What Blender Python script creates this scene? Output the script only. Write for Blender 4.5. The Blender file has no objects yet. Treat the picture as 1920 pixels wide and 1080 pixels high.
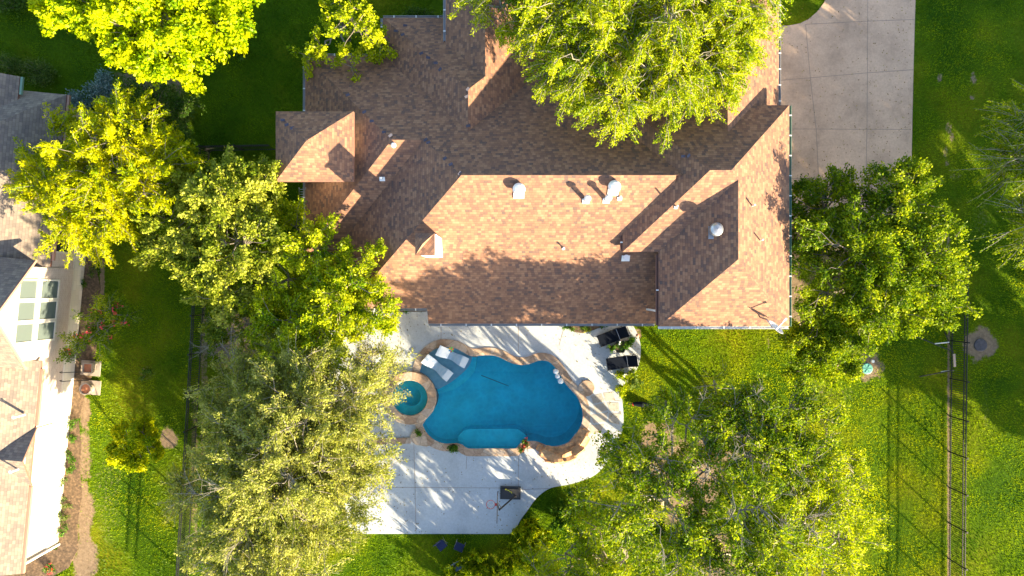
import bpy, math, random
import numpy as np
from mathutils import Vector, Matrix
random.seed(7)
rng = np.random.default_rng(11)
R = math.radians
scn = bpy.context.scene
C = scn.collection

# ------------------------------------------------------------------ camera, sky, sun, exposure
H = 39.0          # drone height in metres
F = 1287.0        # focal length in photo pixels (1920 wide)
cam = bpy.data.cameras.new('camera')
cam.sensor_width = 36.0
cam.lens = 36.0 * F / 1920.0
cam.clip_end = 500.0
camo = bpy.data.objects.new('camera', cam)
camo.location = (0, 0, H)
camo.rotation_euler = (0, 0, 0)
C.objects.link(camo)
scn.camera = camo

SUN_EL = 17.0
SUN_DIR = Vector((0.73, -0.683, 0)).normalized() * math.cos(R(SUN_EL)) + Vector((0, 0, math.sin(R(SUN_EL))))
w = bpy.data.worlds.new("World")
scn.world = w
w.use_nodes = True
nt = w.node_tree
bg = nt.nodes['Background']
sky = nt.nodes.new('ShaderNodeTexSky')
sky.sky_type = 'NISHITA'
sky.sun_disc = False
sky.sun_elevation = R(SUN_EL)
sky.sun_rotation = math.atan2(SUN_DIR.x, SUN_DIR.y)
nt.links.new(sky.outputs[0], bg.inputs[0])
bg.inputs[1].default_value = 0.095
sl = bpy.data.lights.new('sun', 'SUN')
sl.energy = 5.0
sl.angle = R(0.5)
sl.color = (1.0, 0.82, 0.52)
so = bpy.data.objects.new('sun', sl)
so.rotation_euler = (-SUN_DIR).to_track_quat('-Z', 'Y').to_euler()
so.location = (40, -40, 40)
C.objects.link(so)
scn.view_settings.view_transform = 'Standard'
scn.view_settings.look = 'None'
scn.view_settings.gamma = 1.0
scn.view_settings.exposure = 2.35

# ------------------------------------------------------------------ helpers
def P(px, py, z=0.0):
    s = F / (H - z)
    return ((px - 960) / s, (540 - py) / s, z)
def G(px, py):
    return ((px - 960) / 33.0, (540 - py) / 33.0)
def tag(o, label=None, cat=None, group=None, kind=None):
    if label: o['label'] = label
    if cat: o['category'] = cat
    if group: o['group'] = group
    if kind: o['kind'] = kind
    return o
def empty(name, loc, label, cat, group=None, rz=0):
    o = bpy.data.objects.new(name, None)
    C.objects.link(o); o.location = loc; o.rotation_euler = (0, 0, rz)
    o.empty_display_size = 0.3
    return tag(o, label, cat, group)
def link(name, me, mat=None, parent=None, smooth=False):
    o = bpy.data.objects.new(name, me)
    C.objects.link(o)
    if mat is not None: me.materials.append(mat)
    if smooth:
        me.polygons.foreach_set('use_smooth', [True] * len(me.polygons))
    if parent is not None:
        o.parent = parent
        if parent.parent is None:
            o.matrix_parent_inverse = Matrix.Identity(4)
    return o
def copy_tree(o, parent=None):
    c = o.copy(); C.objects.link(c)
    if parent is not None: c.parent = parent
    for ch in o.children: copy_tree(ch, c)
    return c

class MB:
    """collects shapes, builds ONE mesh"""
    def __init__(s): s.v = []; s.f = []
    def add(s, vs, fs):
        n = len(s.v); s.v += [tuple(v) for v in vs]; s.f += [tuple(i + n for i in f) for f in fs]
        return s
    def box(s, c, d, rz=0, rx=0, ry=0):
        m = Matrix.Translation(c) @ Matrix.Rotation(rz, 4, 'Z') @ Matrix.Rotation(ry, 4, 'Y') @ Matrix.Rotation(rx, 4, 'X')
        vs = [m @ Vector((x * d[0] / 2, y * d[1] / 2, z * d[2] / 2)) for x in (-1, 1) for y in (-1, 1) for z in (-1, 1)]
        return s.add(vs, [(0, 1, 3, 2), (4, 6, 7, 5), (0, 4, 5, 1), (2, 3, 7, 6), (0, 2, 6, 4), (1, 5, 7, 3)])
    def bar(s, a, b, r, n=6, r2=None):
        a = Vector(a); b = Vector(b); r2 = r if r2 is None else r2
        d = (b - a).normalized()
        u = d.orthogonal().normalized(); v = d.cross(u)
        vs = []
        for p, rr in ((a, r), (b, r2)):
            for i in range(n):
                t = 2 * math.pi * i / n
                vs.append(p + u * rr * math.cos(t) + v * rr * math.sin(t))
        fs = [(i, (i + 1) % n, n + (i + 1) % n, n + i) for i in range(n)]
        fs += [tuple(range(n))[::-1], tuple(range(n, 2 * n))]
        return s.add(vs, fs)
    def path(s, pts, r, n=6):
        for a, b in zip(pts[:-1], pts[1:]): s.bar(a, b, r, n)
        return s
    def lathe(s, c, prof, n=20, cap=True):
        vs = []
        for (r, z) in prof:
            for i in range(n):
                t = 2 * math.pi * i / n
                vs.append((c[0] + r * math.cos(t), c[1] + r * math.sin(t), c[2] + z))
        fs = []
        for k in range(len(prof) - 1):
            for i in range(n):
                j = (i + 1) % n
                fs.append((k * n + i, k * n + j, (k + 1) * n + j, (k + 1) * n + i))
        if cap:
            fs.append(tuple(range(n))[::-1]); fs.append(tuple(range((len(prof) - 1) * n, len(prof) * n)))
        return s.add(vs, fs)
    def prism(s, pts, z0, z1):
        n = len(pts)
        vs = [(p[0], p[1], z0) for p in pts] + [(p[0], p[1], z1) for p in pts]
        fs = [(i, (i + 1) % n, n + (i + 1) % n, n + i) for i in range(n)]
        fs += [tuple(range(n))[::-1], tuple(range(n, 2 * n))]
        return s.add(vs, fs)
    def build(s, name, mat=None, parent=None, smooth=False):
        me = bpy.data.meshes.new(name)
        me.from_pydata(s.v, [], s.f)
        me.update()
        return link(name, me, mat, parent, smooth)

def inpoly(px, py, poly):
    ins = np.zeros(px.shape, bool)
    n = len(poly)
    for i in range(n):
        x0, y0 = poly[i][:2]; x1, y1 = poly[(i + 1) % n][:2]
        if y0 == y1: continue
        c = ((y0 > py) != (y1 > py)) & (px < (x1 - x0) * (py - y0) / (y1 - y0) + x0)
        ins ^= c
    return ins
def smooth_poly(pts, k=4, closed=True):
    n = len(pts); out = []
    rngi = range(n) if closed else range(n - 1)
    for i in rngi:
        if closed: p0, p1, p2, p3 = pts[i - 1], pts[i], pts[(i + 1) % n], pts[(i + 2) % n]
        else: p0, p1, p2, p3 = pts[max(i - 1, 0)], pts[i], pts[i + 1], pts[min(i + 2, n - 1)]
        for j in range(k):
            t = j / k
            out.append(tuple(0.5 * (2 * p1[a] + (p2[a] - p0[a]) * t + (2 * p0[a] - 5 * p1[a] + 4 * p2[a] - p3[a]) * t * t + (3 * p1[a] - p0[a] - 3 * p2[a] + p3[a]) * t ** 3) for a in range(2)))
    if not closed: out.append(tuple(pts[-1][:2]))
    return out
def offset_poly(pts, d):
    n = len(pts)
    area = sum(pts[i][0] * pts[(i + 1) % n][1] - pts[(i + 1) % n][0] * pts[i][1] for i in range(n))
    sg = 1 if area > 0 else -1
    out = []
    for i in range(n):
        a = Vector(pts[i - 1][:2]); b = Vector(pts[i][:2]); c = Vector(pts[(i + 1) % n][:2])
        t = ((b - a).normalized() + (c - b).normalized())
        if t.length < 1e-6: t = (c - b)
        t.normalize()
        out.append((b.x + t.y * d * sg, b.y - t.x * d * sg))
    return out
def tess(name, loops, z, mat, parent=None, thick=0.0):
    """flat polygon with holes, with sides down by thick"""
    from mathutils.geometry import tessellate_polygon
    ls = [[Vector((p[0], p[1], z)) for p in l] for l in loops]
    tris = tessellate_polygon(ls)
    vs = [v for l in ls for v in l]
    fs = [tuple(t) for t in tris]
    mb = MB()
    # make the faces look up
    ff = []
    for t in fs:
        a, b, c = (vs[i] for i in t)
        ff.append(t if (b - a).cross(c - a).z > 0 else t[::-1])
    mb.add(vs, ff)
    if thick:
        k = 0
        for l in ls:
            n = len(l)
            mb.add([(p.x, p.y, z) for p in l] + [(p.x, p.y, z - thick) for p in l], [(i, (i + 1) % n, n + (i + 1) % n, n + i) for i in range(n)])
    return mb.build(name, mat, parent)

# ------------------------------------------------------------------ materials
def newmat(name):
    m = bpy.data.materials.new(name); m.use_nodes = True
    nt = m.node_tree
    return m, nt, nt.nodes['Principled BSDF'], nt.links
def plain(name, col, rough=0.6, metal=0.0, noise=0.0, scale=8.0, bump=0.0):
    m, nt, b, L = newmat(name)
    b.inputs['Base Color'].default_value = (*col, 1); b.inputs['Roughness'].default_value = rough
    b.inputs['Metallic'].default_value = metal
    if noise or bump:
        tc = nt.nodes.new('ShaderNodeTexCoord')
        n = nt.nodes.new('ShaderNodeTexNoise'); n.inputs['Scale'].default_value = scale; n.inputs['Detail'].default_value = 6
        L.new(tc.outputs['Object'], n.inputs['Vector'])
        if noise:
            r = nt.nodes.new('ShaderNodeValToRGB')
            r.color_ramp.elements[0].position = 0.3; r.color_ramp.elements[1].position = 0.7
            r.color_ramp.elements[0].color = (*[c * (1 - noise) for c in col], 1)
            r.color_ramp.elements[1].color = (*[min(1, c * (1 + noise)) for c in col], 1)
            L.new(n.outputs['Fac'], r.inputs['Fac']); L.new(r.outputs['Color'], b.inputs['Base Color'])
        if bump:
            bp = nt.nodes.new('ShaderNodeBump'); bp.inputs['Strength'].default_value = bump; bp.inputs['Distance'].default_value = 0.02
            L.new(n.outputs['Fac'], bp.inputs['Height']); L.new(bp.outputs['Normal'], b.inputs['Normal'])
    return m
def ramp(nt, stops, interp='LINEAR'):
    r = nt.nodes.new('ShaderNodeValToRGB'); cr = r.color_ramp; cr.interpolation = interp
    while len(cr.elements) < len(stops): cr.elements.new(0.5)
    for e, (p, c) in zip(cr.elements, stops): e.position = p; e.color = (*c, 1)
    return r
def shingle(name, stops, course=0.15, tab=0.22):
    m, nt, b, L = newmat(name)
    uv = nt.nodes.new('ShaderNodeUVMap')
    sep = nt.nodes.new('ShaderNodeSeparateXYZ'); L.new(uv.outputs[0], sep.inputs[0])
    def math_(op, a, bb=None):
        n = nt.nodes.new('ShaderNodeMath'); n.operation = op
        for i, x in enumerate((a, bb)):
            if x is None: continue
            if isinstance(x, (int, float)): n.inputs[i].default_value = x
            else: L.new(x, n.inputs[i])
        return n.outputs[0]
    row = math_('DIVIDE', sep.outputs[1], course); rowi = math_('FLOOR', row); rowf = math_('FRACT', row)
    wr = nt.nodes.new('ShaderNodeTexWhiteNoise'); wr.noise_dimensions = '1D'; L.new(rowi, wr.inputs['W'])
    col = math_('ADD', math_('DIVIDE', sep.outputs[0], tab), math_('MULTIPLY', wr.outputs['Value'], 7.0))
    coli = math_('FLOOR', col); colf = math_('FRACT', col)
    cx = nt.nodes.new('ShaderNodeCombineXYZ'); L.new(coli, cx.inputs[0]); L.new(rowi, cx.inputs[1])
    wn = nt.nodes.new('ShaderNodeTexWhiteNoise'); wn.noise_dimensions = '2D'; L.new(cx.outputs[0], wn.inputs['Vector'])
    # larger weathering
    nz = nt.nodes.new('ShaderNodeTexNoise'); nz.inputs['Scale'].default_value = 0.9; nz.inputs['Detail'].default_value = 5
    L.new(uv.outputs[0], nz.inputs['Vector'])
    f = math_('ADD', math_('MULTIPLY', wn.outputs['Value'], 0.6), math_('MULTIPLY', nz.outputs['Fac'], 0.4))
    rp = ramp(nt, stops); L.new(f, rp.inputs['Fac'])
    row_shade = math_('LESS_THAN', rowf, 0.14); gap2 = math_('LESS_THAN', colf, 0.06)  # each course gets a painted shadow line; the second mask is the tab joint
    g = math_('MAXIMUM', row_shade, gap2)
    mx = nt.nodes.new('ShaderNodeMixRGB'); mx.blend_type = 'MULTIPLY'; mx.inputs[0].default_value = 1
    L.new(rp.outputs[0], mx.inputs[1])
    cg = nt.nodes.new('ShaderNodeMapRange'); L.new(g, cg.inputs[0]); cg.inputs[3].default_value = 1.0; cg.inputs[4].default_value = 0.7
    L.new(cg.outputs[0], mx.inputs[2])
    fine = nt.nodes.new('ShaderNodeTexNoise'); fine.inputs['Scale'].default_value = 40; L.new(uv.outputs[0], fine.inputs['Vector'])
    L.new(mx.outputs[0], b.inputs['Base Color'])
    b.inputs['Roughness'].default_value = 0.9
    b.inputs['Specular IOR Level'].default_value = 0.25
    bp = nt.nodes.new('ShaderNodeBump'); bp.inputs['Strength'].default_value = 0.35; bp.inputs['Distance'].default_value = 0.015
    hh = math_('ADD', math_('MULTIPLY', rowf, -0.6), math_('MULTIPLY', fine.outputs['Fac'], 0.6))
    L.new(hh, bp.inputs['Height']); L.new(bp.outputs['Normal'], b.inputs['Normal'])
    return m
M = {}
M['shingle'] = shingle('house_shingles', [(0.12, (.1, .074, .07)), (0.35, (.19, .104, .074)), (0.6, (.26, .135, .085)), (0.92, (.35, .2, .125))], .125, .17)
M['shingle_n'] = shingle('neighbour_shingles', [(0.1, (.14, .12, .11)), (0.4, (.19, .155, .135)), (0.65, (.23, .19, .155)), (0.9, (.28, .235, .19))], .14, .2)
M['gutter_white'] = plain('white_gutter', (.75, .74, .72), .4)
M['gutter_grey'] = plain('grey_gutter', (.35, .35, .36), .4)
M['gutter_green'] = plain('green_gutter', (.16, .27, .2), .4)
M['white'] = plain('white_paint', (.8, .8, .78), .4)
M['galv'] = plain('galvanised_metal', (.4, .41, .44), .35, .7, .1, 20)
M['white_metal'] = plain('white_metal', (.78, .77, .76), .35, .1)
M['stucco'] = plain('white_stucco', (.72, .7, .66), .8, 0, .06, 5)
M['black_metal'] = plain('black_metal', (.012, .012, .014), .5)
M['black_plastic'] = plain('black_plastic', (.018, .018, .02), .45)
M['black_fabric'] = plain('dark_navy_sling', (.006, .009, .018), .85, 0, .15, 60)
M['black_fabric'].node_tree.nodes['Principled BSDF'].inputs['Specular IOR Level'].default_value = .08
M['white_resin'] = plain('white_resin', (.82, .86, .88), .35)
M['terracotta'] = plain('terracotta', (.35, .14, .07), .8, 0, .2, 6)
M['soil'] = plain('potting_soil', (.07, .045, .03), .95, 0, .4, 20)
M['red'] = plain('red_paint', (.6, .04, .03), .5)
M['blue_cloth'] = plain('blue_cloth', (.006, .014, .06), .8)
M['fascia'] = plain('brown_fascia', (.2, .1, .075), .7)
M['tan_fascia'] = plain('tan_fascia', (.45, .38, .31), .7)
M['bark'] = plain('grey_bark', (.2, .17, .14), .9, 0, .3, 12)
M['bark_pale'] = plain('pale_bark', (.26, .23, .19), .9, 0, .25, 12)
M['ridge_cap'] = plain('blue_grey_cap', (.06, .06, .09), .8)
M['wood'] = plain('wood_board', (.4, .22, .16), .7)
M['concrete_pad'] = plain('pad_concrete', (.33, .28, .23), .8, 0, .12, 6)

def stone_wall(name, c1, c2, mortar, scale=1.0, bw=.5, rh=.25):
    m, nt, b, L = newmat(name)
    tc = nt.nodes.new('ShaderNodeTexCoord')
    sep = nt.nodes.new('ShaderNodeSeparateXYZ'); L.new(tc.outputs['Object'], sep.inputs[0])
    a = nt.nodes.new('ShaderNodeMath'); a.operation = 'ADD'; L.new(sep.outputs[0], a.inputs[0]); L.new(sep.outputs[1], a.inputs[1])
    cb = nt.nodes.new('ShaderNodeCombineXYZ'); L.new(a.outputs[0], cb.inputs[0]); L.new(sep.outputs[2], cb.inputs[1])
    br = nt.nodes.new('ShaderNodeTexBrick'); L.new(cb.outputs[0], br.inputs['Vector'])
    br.inputs['Color1'].default_value = (*c1, 1); br.inputs['Color2'].default_value = (*c2, 1); br.inputs['Mortar'].default_value = (*mortar, 1)
    br.inputs['Scale'].default_value = scale; br.inputs['Brick Width'].default_value = bw; br.inputs['Row Height'].default_value = rh
    br.inputs['Mortar Size'].default_value = .012
    L.new(br.outputs['Color'], b.inputs['Base Color']); b.inputs['Roughness'].default_value = .85
    return m
M['brick_n'] = stone_wall('neighbour_brick', (.5, .37, .31), (.6, .48, .42), (.62, .56, .5), 1, .22, .08)
M['lime_n'] = stone_wall('neighbour_limestone', (.66, .6, .5), (.74, .69, .6), (.6, .55, .48), 1, .6, .3)
M['stone_h'] = stone_wall('house_stone', (.42, .34, .26), (.55, .46, .36), (.5, .45, .38), 1, .4, .2)

def glass_pane(name, col):
    m, nt, b, L = newmat(name)
    b.inputs['Base Color'].default_value = (*col, 1); b.inputs['Roughness'].default_value = .08
    b.inputs['Specular IOR Level'].default_value = .8
    return m
M['glass'] = glass_pane('window_glass', (.11, .14, .14))
M['glass_dark'] = glass_pane('window_glass_dark', (.03, .035, .04))

def concrete(name, base, var=.12, stain=.25, sc=.35, warm=(1, 1, 1)):
    m, nt, b, L = newmat(name)
    tc = nt.nodes.new('ShaderNodeTexCoord')
    n1 = nt.nodes.new('ShaderNodeTexNoise'); n1.inputs['Scale'].default_value = sc; n1.inputs['Detail'].default_value = 8; n1.inputs['Roughness'].default_value = .65
    n2 = nt.nodes.new('ShaderNodeTexNoise'); n2.inputs['Scale'].default_value = 9; n2.inputs['Detail'].default_value = 8; n2.inputs['Roughness'].default_value = .7
    L.new(tc.outputs['Object'], n1.inputs[0]); L.new(tc.outputs['Object'], n2.inputs[0])
    d = tuple(c * (1 - stain) for c in base); l = tuple(min(1, c * (1 + var)) for c in base)
    r1 = ramp(nt, [(.3, d), (.5, base), (.7, l)]); L.new(n1.outputs['Fac'], r1.inputs[0])
    r2 = ramp(nt, [(.25, (.72, .72, .72)), (.6, (1, 1, 1))]); L.new(n2.outputs['Fac'], r2.inputs[0])
    mx = nt.nodes.new('ShaderNodeMixRGB'); mx.blend_type = 'MULTIPLY'; mx.inputs[0].default_value = .8
    L.new(r1.outputs[0], mx.inputs[1]); L.new(r2.outputs[0], mx.inputs[2]); L.new(mx.outputs[0], b.inputs['Base Color'])
    b.inputs['Roughness'].default_value = .85
    bp = nt.nodes.new('ShaderNodeBump'); bp.inputs['Strength'].default_value = .15; bp.inputs['Distance'].default_value = .01
    L.new(n2.outputs['Fac'], bp.inputs['Height']); L.new(bp.outputs[0], b.inputs['Normal'])
    return m
M['deck'] = concrete('pool_deck_concrete', (.45, .485, .53), .1, .2, .5)
M['drive'] = concrete('driveway_concrete', (.54, .375, .26), .2, .3, .45)
M['joint'] = plain('joint', (.24, .19, .155), .9)
M['soil_bed'] = concrete('mulch', (.12, .078, .045), 1.0, .6, 7)

def coping_mat():
    m, nt, b, L = newmat('flagstone_coping')
    tc = nt.nodes.new('ShaderNodeTexCoord')
    v = nt.nodes.new('ShaderNodeTexVoronoi'); v.inputs['Scale'].default_value = 1.9; L.new(tc.outputs['Object'], v.inputs[0])
    ve = nt.nodes.new('ShaderNodeTexVoronoi'); ve.feature = 'DISTANCE_TO_EDGE'; ve.inputs['Scale'].default_value = 1.9; L.new(tc.outputs['Object'], ve.inputs[0])
    sp = nt.nodes.new('ShaderNodeSeparateXYZ'); L.new(v.outputs['Color'], sp.inputs[0])
    r = ramp(nt, [(0, (.33, .22, .15)), (.4, (.44, .31, .22)), (.7, (.52, .4, .3)), (1, (.4, .33, .28))]); L.new(sp.outputs[0], r.inputs[0])
    n = nt.nodes.new('ShaderNodeTexNoise'); n.inputs['Scale'].default_value = 7; n.inputs['Detail'].default_value = 7; L.new(tc.outputs['Object'], n.inputs[0])
    r2 = ramp(nt, [(.3, (.75, .72, .7)), (.65, (1.05, 1.05, 1.05))]); L.new(n.outputs['Fac'], r2.inputs[0])
    mx = nt.nodes.new('ShaderNodeMixRGB'); mx.blend_type = 'MULTIPLY'; mx.inputs[0].default_value = 1
    L.new(r.outputs[0], mx.inputs[1]); L.new(r2.outputs[0], mx.inputs[2])
    e = ramp(nt, [(.0, (.6, .58, .55)), (.04, (1, 1, 1))]); L.new(ve.outputs[0], e.inputs[0])
    m2 = nt.nodes.new('ShaderNodeMixRGB'); m2.blend_type = 'MULTIPLY'; m2.inputs[0].default_value = 1
    L.new(mx.outputs[0], m2.inputs[1]); L.new(e.outputs[0], m2.inputs[2]); L.new(m2.outputs[0], b.inputs['Base Color'])
    b.inputs['Roughness'].default_value = .8
    return m
M['coping'] = coping_mat()
M['rock'] = concrete('waterfall_rock', (.55, .31, .16), .5, .5, 2.2)
M['flag'] = concrete('flagstone_grey', (.42, .38, .34), .2, .25, 1.5)

def plaster(name, base):
    return plain(name, base, .7, 0, .12, 1.2)
M['plaster'] = plaster('pool_plaster', (.02, .72, .8))
M['ledge'] = plaster('ledge_plaster', (.24, .46, .54))
def water_mat(dens=.12):
    m, nt, b, L = newmat('pool_water')
    out = nt.nodes['Material Output']
    nt.nodes.remove(b)
    tr = nt.nodes.new('ShaderNodeBsdfTransparent'); tr.inputs[0].default_value = (.97, .99, 1, 1)
    gl = nt.nodes.new('ShaderNodeBsdfGlossy'); gl.inputs['Roughness'].default_value = .04
    fr = nt.nodes.new('ShaderNodeFresnel'); fr.inputs[0].default_value = 1.33
    mx = nt.nodes.new('ShaderNodeMixShader')
    tc = nt.nodes.new('ShaderNodeTexCoord')
    n = nt.nodes.new('ShaderNodeTexNoise'); n.inputs['Scale'].default_value = 3.2; n.inputs['Detail'].default_value = 4; n.inputs['Distortion'].default_value = .8
    L.new(tc.outputs['Object'], n.inputs[0])
    bp = nt.nodes.new('ShaderNodeBump'); bp.inputs['Strength'].default_value = .6; bp.inputs['Distance'].default_value = .08
    L.new(n.outputs['Fac'], bp.inputs['Height'])
    L.new(bp.outputs[0], gl.inputs['Normal']); L.new(bp.outputs[0], fr.inputs['Normal'])
    # caustic ripple light painted into the transparent tint as a Voronoi pattern
    vo = nt.nodes.new('ShaderNodeTexVoronoi'); vo.feature = 'DISTANCE_TO_EDGE'; vo.inputs['Scale'].default_value = 3.4
    ds = nt.nodes.new('ShaderNodeMixRGB'); ds.inputs[0].default_value = .12; L.new(tc.outputs['Object'], ds.inputs[1]); L.new(n.outputs['Color'], ds.inputs[2])
    L.new(ds.outputs[0], vo.inputs['Vector'])
    cr = ramp(nt, [(0, (1, 1, 1)), (.12, (.9, .96, .97)), (.35, (.8, .9, .93))]); L.new(vo.outputs[0], cr.inputs[0]); L.new(cr.outputs[0], tr.inputs[0])
    L.new(fr.outputs[0], mx.inputs[0]); L.new(tr.outputs[0], mx.inputs[1]); L.new(gl.outputs[0], mx.inputs[2])
    L.new(mx.outputs[0], out.inputs['Surface'])
    va = nt.nodes.new('ShaderNodeVolumeAbsorption'); va.inputs['Color'].default_value = (.1, .7, .93, 1); va.inputs['Density'].default_value = dens
    L.new(va.outputs[0], out.inputs['Volume'])
    return m
M['water'] = water_mat()

def ground_mat():
    m, nt, b, L = newmat('lawn_ground')
    tc = nt.nodes.new('ShaderNodeTexCoord')
    n1 = nt.nodes.new('ShaderNodeTexNoise'); n1.inputs['Scale'].default_value = .22; n1.inputs['Detail'].default_value = 6
    n2 = nt.nodes.new('ShaderNodeTexNoise'); n2.inputs['Scale'].default_value = 6; n2.inputs['Detail'].default_value = 9; n2.inputs['Roughness'].default_value = .75
    for n in (n1, n2): L.new(tc.outputs['Object'], n.inputs[0])
    r1 = ramp(nt, [(.35, (.03, .08, .002)), (.5, (.07, .13, .003)), (.68, (.17, .18, .006))]); L.new(n1.outputs['Fac'], r1.inputs[0])
    r2 = ramp(nt, [(.3, (.55, .55, .5)), (.62, (1.15, 1.15, 1.1))]); L.new(n2.outputs['Fac'], r2.inputs[0])
    mx = nt.nodes.new('ShaderNodeMixRGB'); mx.blend_type = 'MULTIPLY'; mx.inputs[0].default_value = 1
    L.new(r1.outputs[0], mx.inputs[1]); L.new(r2.outputs[0], mx.inputs[2])
    at = nt.nodes.new('ShaderNodeAttribute'); at.attribute_name = 'soil'
    sr = ramp(nt, [(.3, (.13, .092, .058)), (.7, (.3, .22, .145))]); L.new(n2.outputs['Fac'], sr.inputs[0])
    m2 = nt.nodes.new('ShaderNodeMixRGB'); sa = nt.nodes.new('ShaderNodeMath'); sa.operation = 'MULTIPLY_ADD'; L.new(n2.outputs['Fac'], sa.inputs[0]); sa.inputs[1].default_value = 1.6; sa.inputs[2].default_value = -.8
    sb_ = nt.nodes.new('ShaderNodeMath'); sb_.operation = 'ADD'; L.new(sa.outputs[0], sb_.inputs[0]); L.new(at.outputs['Fac'], sb_.inputs[1])
    sm = nt.nodes.new('ShaderNodeMapRange'); sm.interpolation_type = 'SMOOTHSTEP'; L.new(sb_.outputs[0], sm.inputs[0]); sm.inputs[1].default_value = .3; sm.inputs[2].default_value = .7
    L.new(sm.outputs[0], m2.inputs[0]); L.new(mx.outputs[0], m2.inputs[1]); L.new(sr.outputs[0], m2.inputs[2])
    L.new(m2.outputs[0], b.inputs['Base Color']); b.inputs['Roughness'].default_value = 1
    b.inputs['Specular IOR Level'].default_value = .1
    bp = nt.nodes.new('ShaderNodeBump'); bp.inputs['Strength'].default_value = .6; bp.inputs['Distance'].default_value = .05
    L.new(n2.outputs['Fac'], bp.inputs['Height']); L.new(bp.outputs[0], b.inputs['Normal'])
    return m
M['ground'] = ground_mat()

def leaf_mat(name, stops, trans=.4, tcol=None, wn=False):
    """stops: colours across the per-leaf random value"""
    m, nt, b, L = newmat(name)
    out = nt.nodes['Material Output']; nt.nodes.remove(b)
    at = nt.nodes.new('ShaderNodeAttribute'); at.attribute_name = 'rnd'
    n = len(stops)
    r = ramp(nt, [(i / (n - 1), s) for i, s in enumerate(stops)]); L.new(at.outputs['Fac'], r.inputs[0])
    df = nt.nodes.new('ShaderNodeBsdfDiffuse'); L.new(r.outputs[0], df.inputs[0])
    tl = nt.nodes.new('ShaderNodeBsdfTranslucent')
    mm = nt.nodes.new('ShaderNodeMixRGB'); mm.blend_type = 'MULTIPLY'; mm.inputs[0].default_value = 1
    L.new(r.outputs[0], mm.inputs[1]); mm.inputs[2].default_value = (*(tcol or (1.15, 1.15, .5)), 1)
    L.new(mm.outputs[0], tl.inputs[0])
    mx = nt.nodes.new('ShaderNodeMixShader'); mx.inputs[0].default_value = trans
    L.new(df.outputs[0], mx.inputs[1]); L.new(tl.outputs[0], mx.inputs[2])
    gl = nt.nodes.new('ShaderNodeBsdfGlossy'); gl.inputs['Roughness'].default_value = .45; gl.inputs[0].default_value = (1, 1, 1, 1)
    m3 = nt.nodes.new('ShaderNodeMixShader'); m3.inputs[0].default_value = .008
    L.new(mx.outputs[0], m3.inputs[1]); L.new(gl.outputs[0], m3.inputs[2])
    L.new(m3.outputs[0], out.inputs['Surface'])
    return m
LM = {
 'bright': leaf_mat('maple_leaves', [(.14, .27, .001), (.37, .48, .001), (.62, .64, .003)]),
 'feather': leaf_mat('feathery_leaves', [(.15, .25, .001), (.42, .46, .001), (.68, .62, .002)]),
 'elm': leaf_mat('elm_leaves', [(.09, .15, .008), (.26, .31, .02), (.52, .53, .08)]),
 'elmtop': leaf_mat('fresh_elm_leaves', [(.1, .2, .002), (.32, .4, .004), (.54, .56, .012)]),
 'silver': leaf_mat('olive_leaves', [(.11, .145, .018), (.3, .33, .055), (.54, .53, .16)]),
 'oak': leaf_mat('oak_leaves', [(.04, .1, .003), (.17, .26, .005), (.44, .49, .01)]),
 'dark': leaf_mat('dark_leaves', [(.03, .08, .01), (.07, .14, .018), (.13, .22, .03)]),
 'blue': leaf_mat('bluish_leaves', [(.08, .16, .13), (.16, .25, .24), (.32, .42, .44)], .2, (1, 1, 1)),
 'grass': leaf_mat('grass_blades', [(.035, .12, .001), (.2, .31, .001), (.5, .52, .002)], .45),
 'hedge': leaf_mat('hedge_leaves', [(.05, .11, .02), (.1, .17, .03), (.2, .25, .06)]),
 'pot': leaf_mat('potted_leaves', [(.03, .1, .01), (.07, .18, .015), (.16, .28, .03)]),
}
M['flower_red'] = plain('red_petals', (.6, .05, .05), .7)
M['flower_pink'] = plain('pink_petals', (.75, .08, .2), .7)
M['flower_white'] = plain('white_petals', (.8, .8, .75), .7)

# ------------------------------------------------------------------ big-mesh helpers (numpy)
def np_mesh(name, V, nper, mat, parent=None, rnd=None):
    """V: (N, nper, 3) faces with own vertices"""
    N = V.shape[0]
    me = bpy.data.meshes.new(name)
    me.vertices.add(N * nper); me.loops.add(N * nper); me.polygons.add(N)
    me.vertices.foreach_set('co', V.reshape(-1).astype(np.float32))
    me.loops.foreach_set('vertex_index', np.arange(N * nper, dtype=np.int32))
    me.polygons.foreach_set('loop_start', np.arange(0, N * nper, nper, dtype=np.int32))
    me.polygons.foreach_set('loop_total', np.full(N, nper, dtype=np.int32))
    me.update(calc_edges=True)
    if rnd is not None:
        a = me.attributes.new('rnd', 'FLOAT', 'FACE'); a.data.foreach_set('value', rnd.astype(np.float32))
    return link(name, me, mat, parent)
def unit(a):
    return a / np.maximum(np.linalg.norm(a, axis=-1, keepdims=True), 1e-9)
def leaf_quads(p, axis, size, aspect=.5, up=.6):
    """rhombus leaves at p (N,3) pointing along axis"""
    N = len(p)
    a = unit(axis)
    nrm = unit(rng.normal(size=(N, 3)) + np.array([0, 0, up]))
    side = unit(np.cross(a, nrm)); s = size[:, None]
    wdt = s * aspect * .5
    fold = unit(np.cross(side, a)) * s * .08
    return np.stack([p - a * s * .5, p + side * wdt + fold, p + a * s * .5, p - side * wdt + fold], axis=1)
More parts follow.
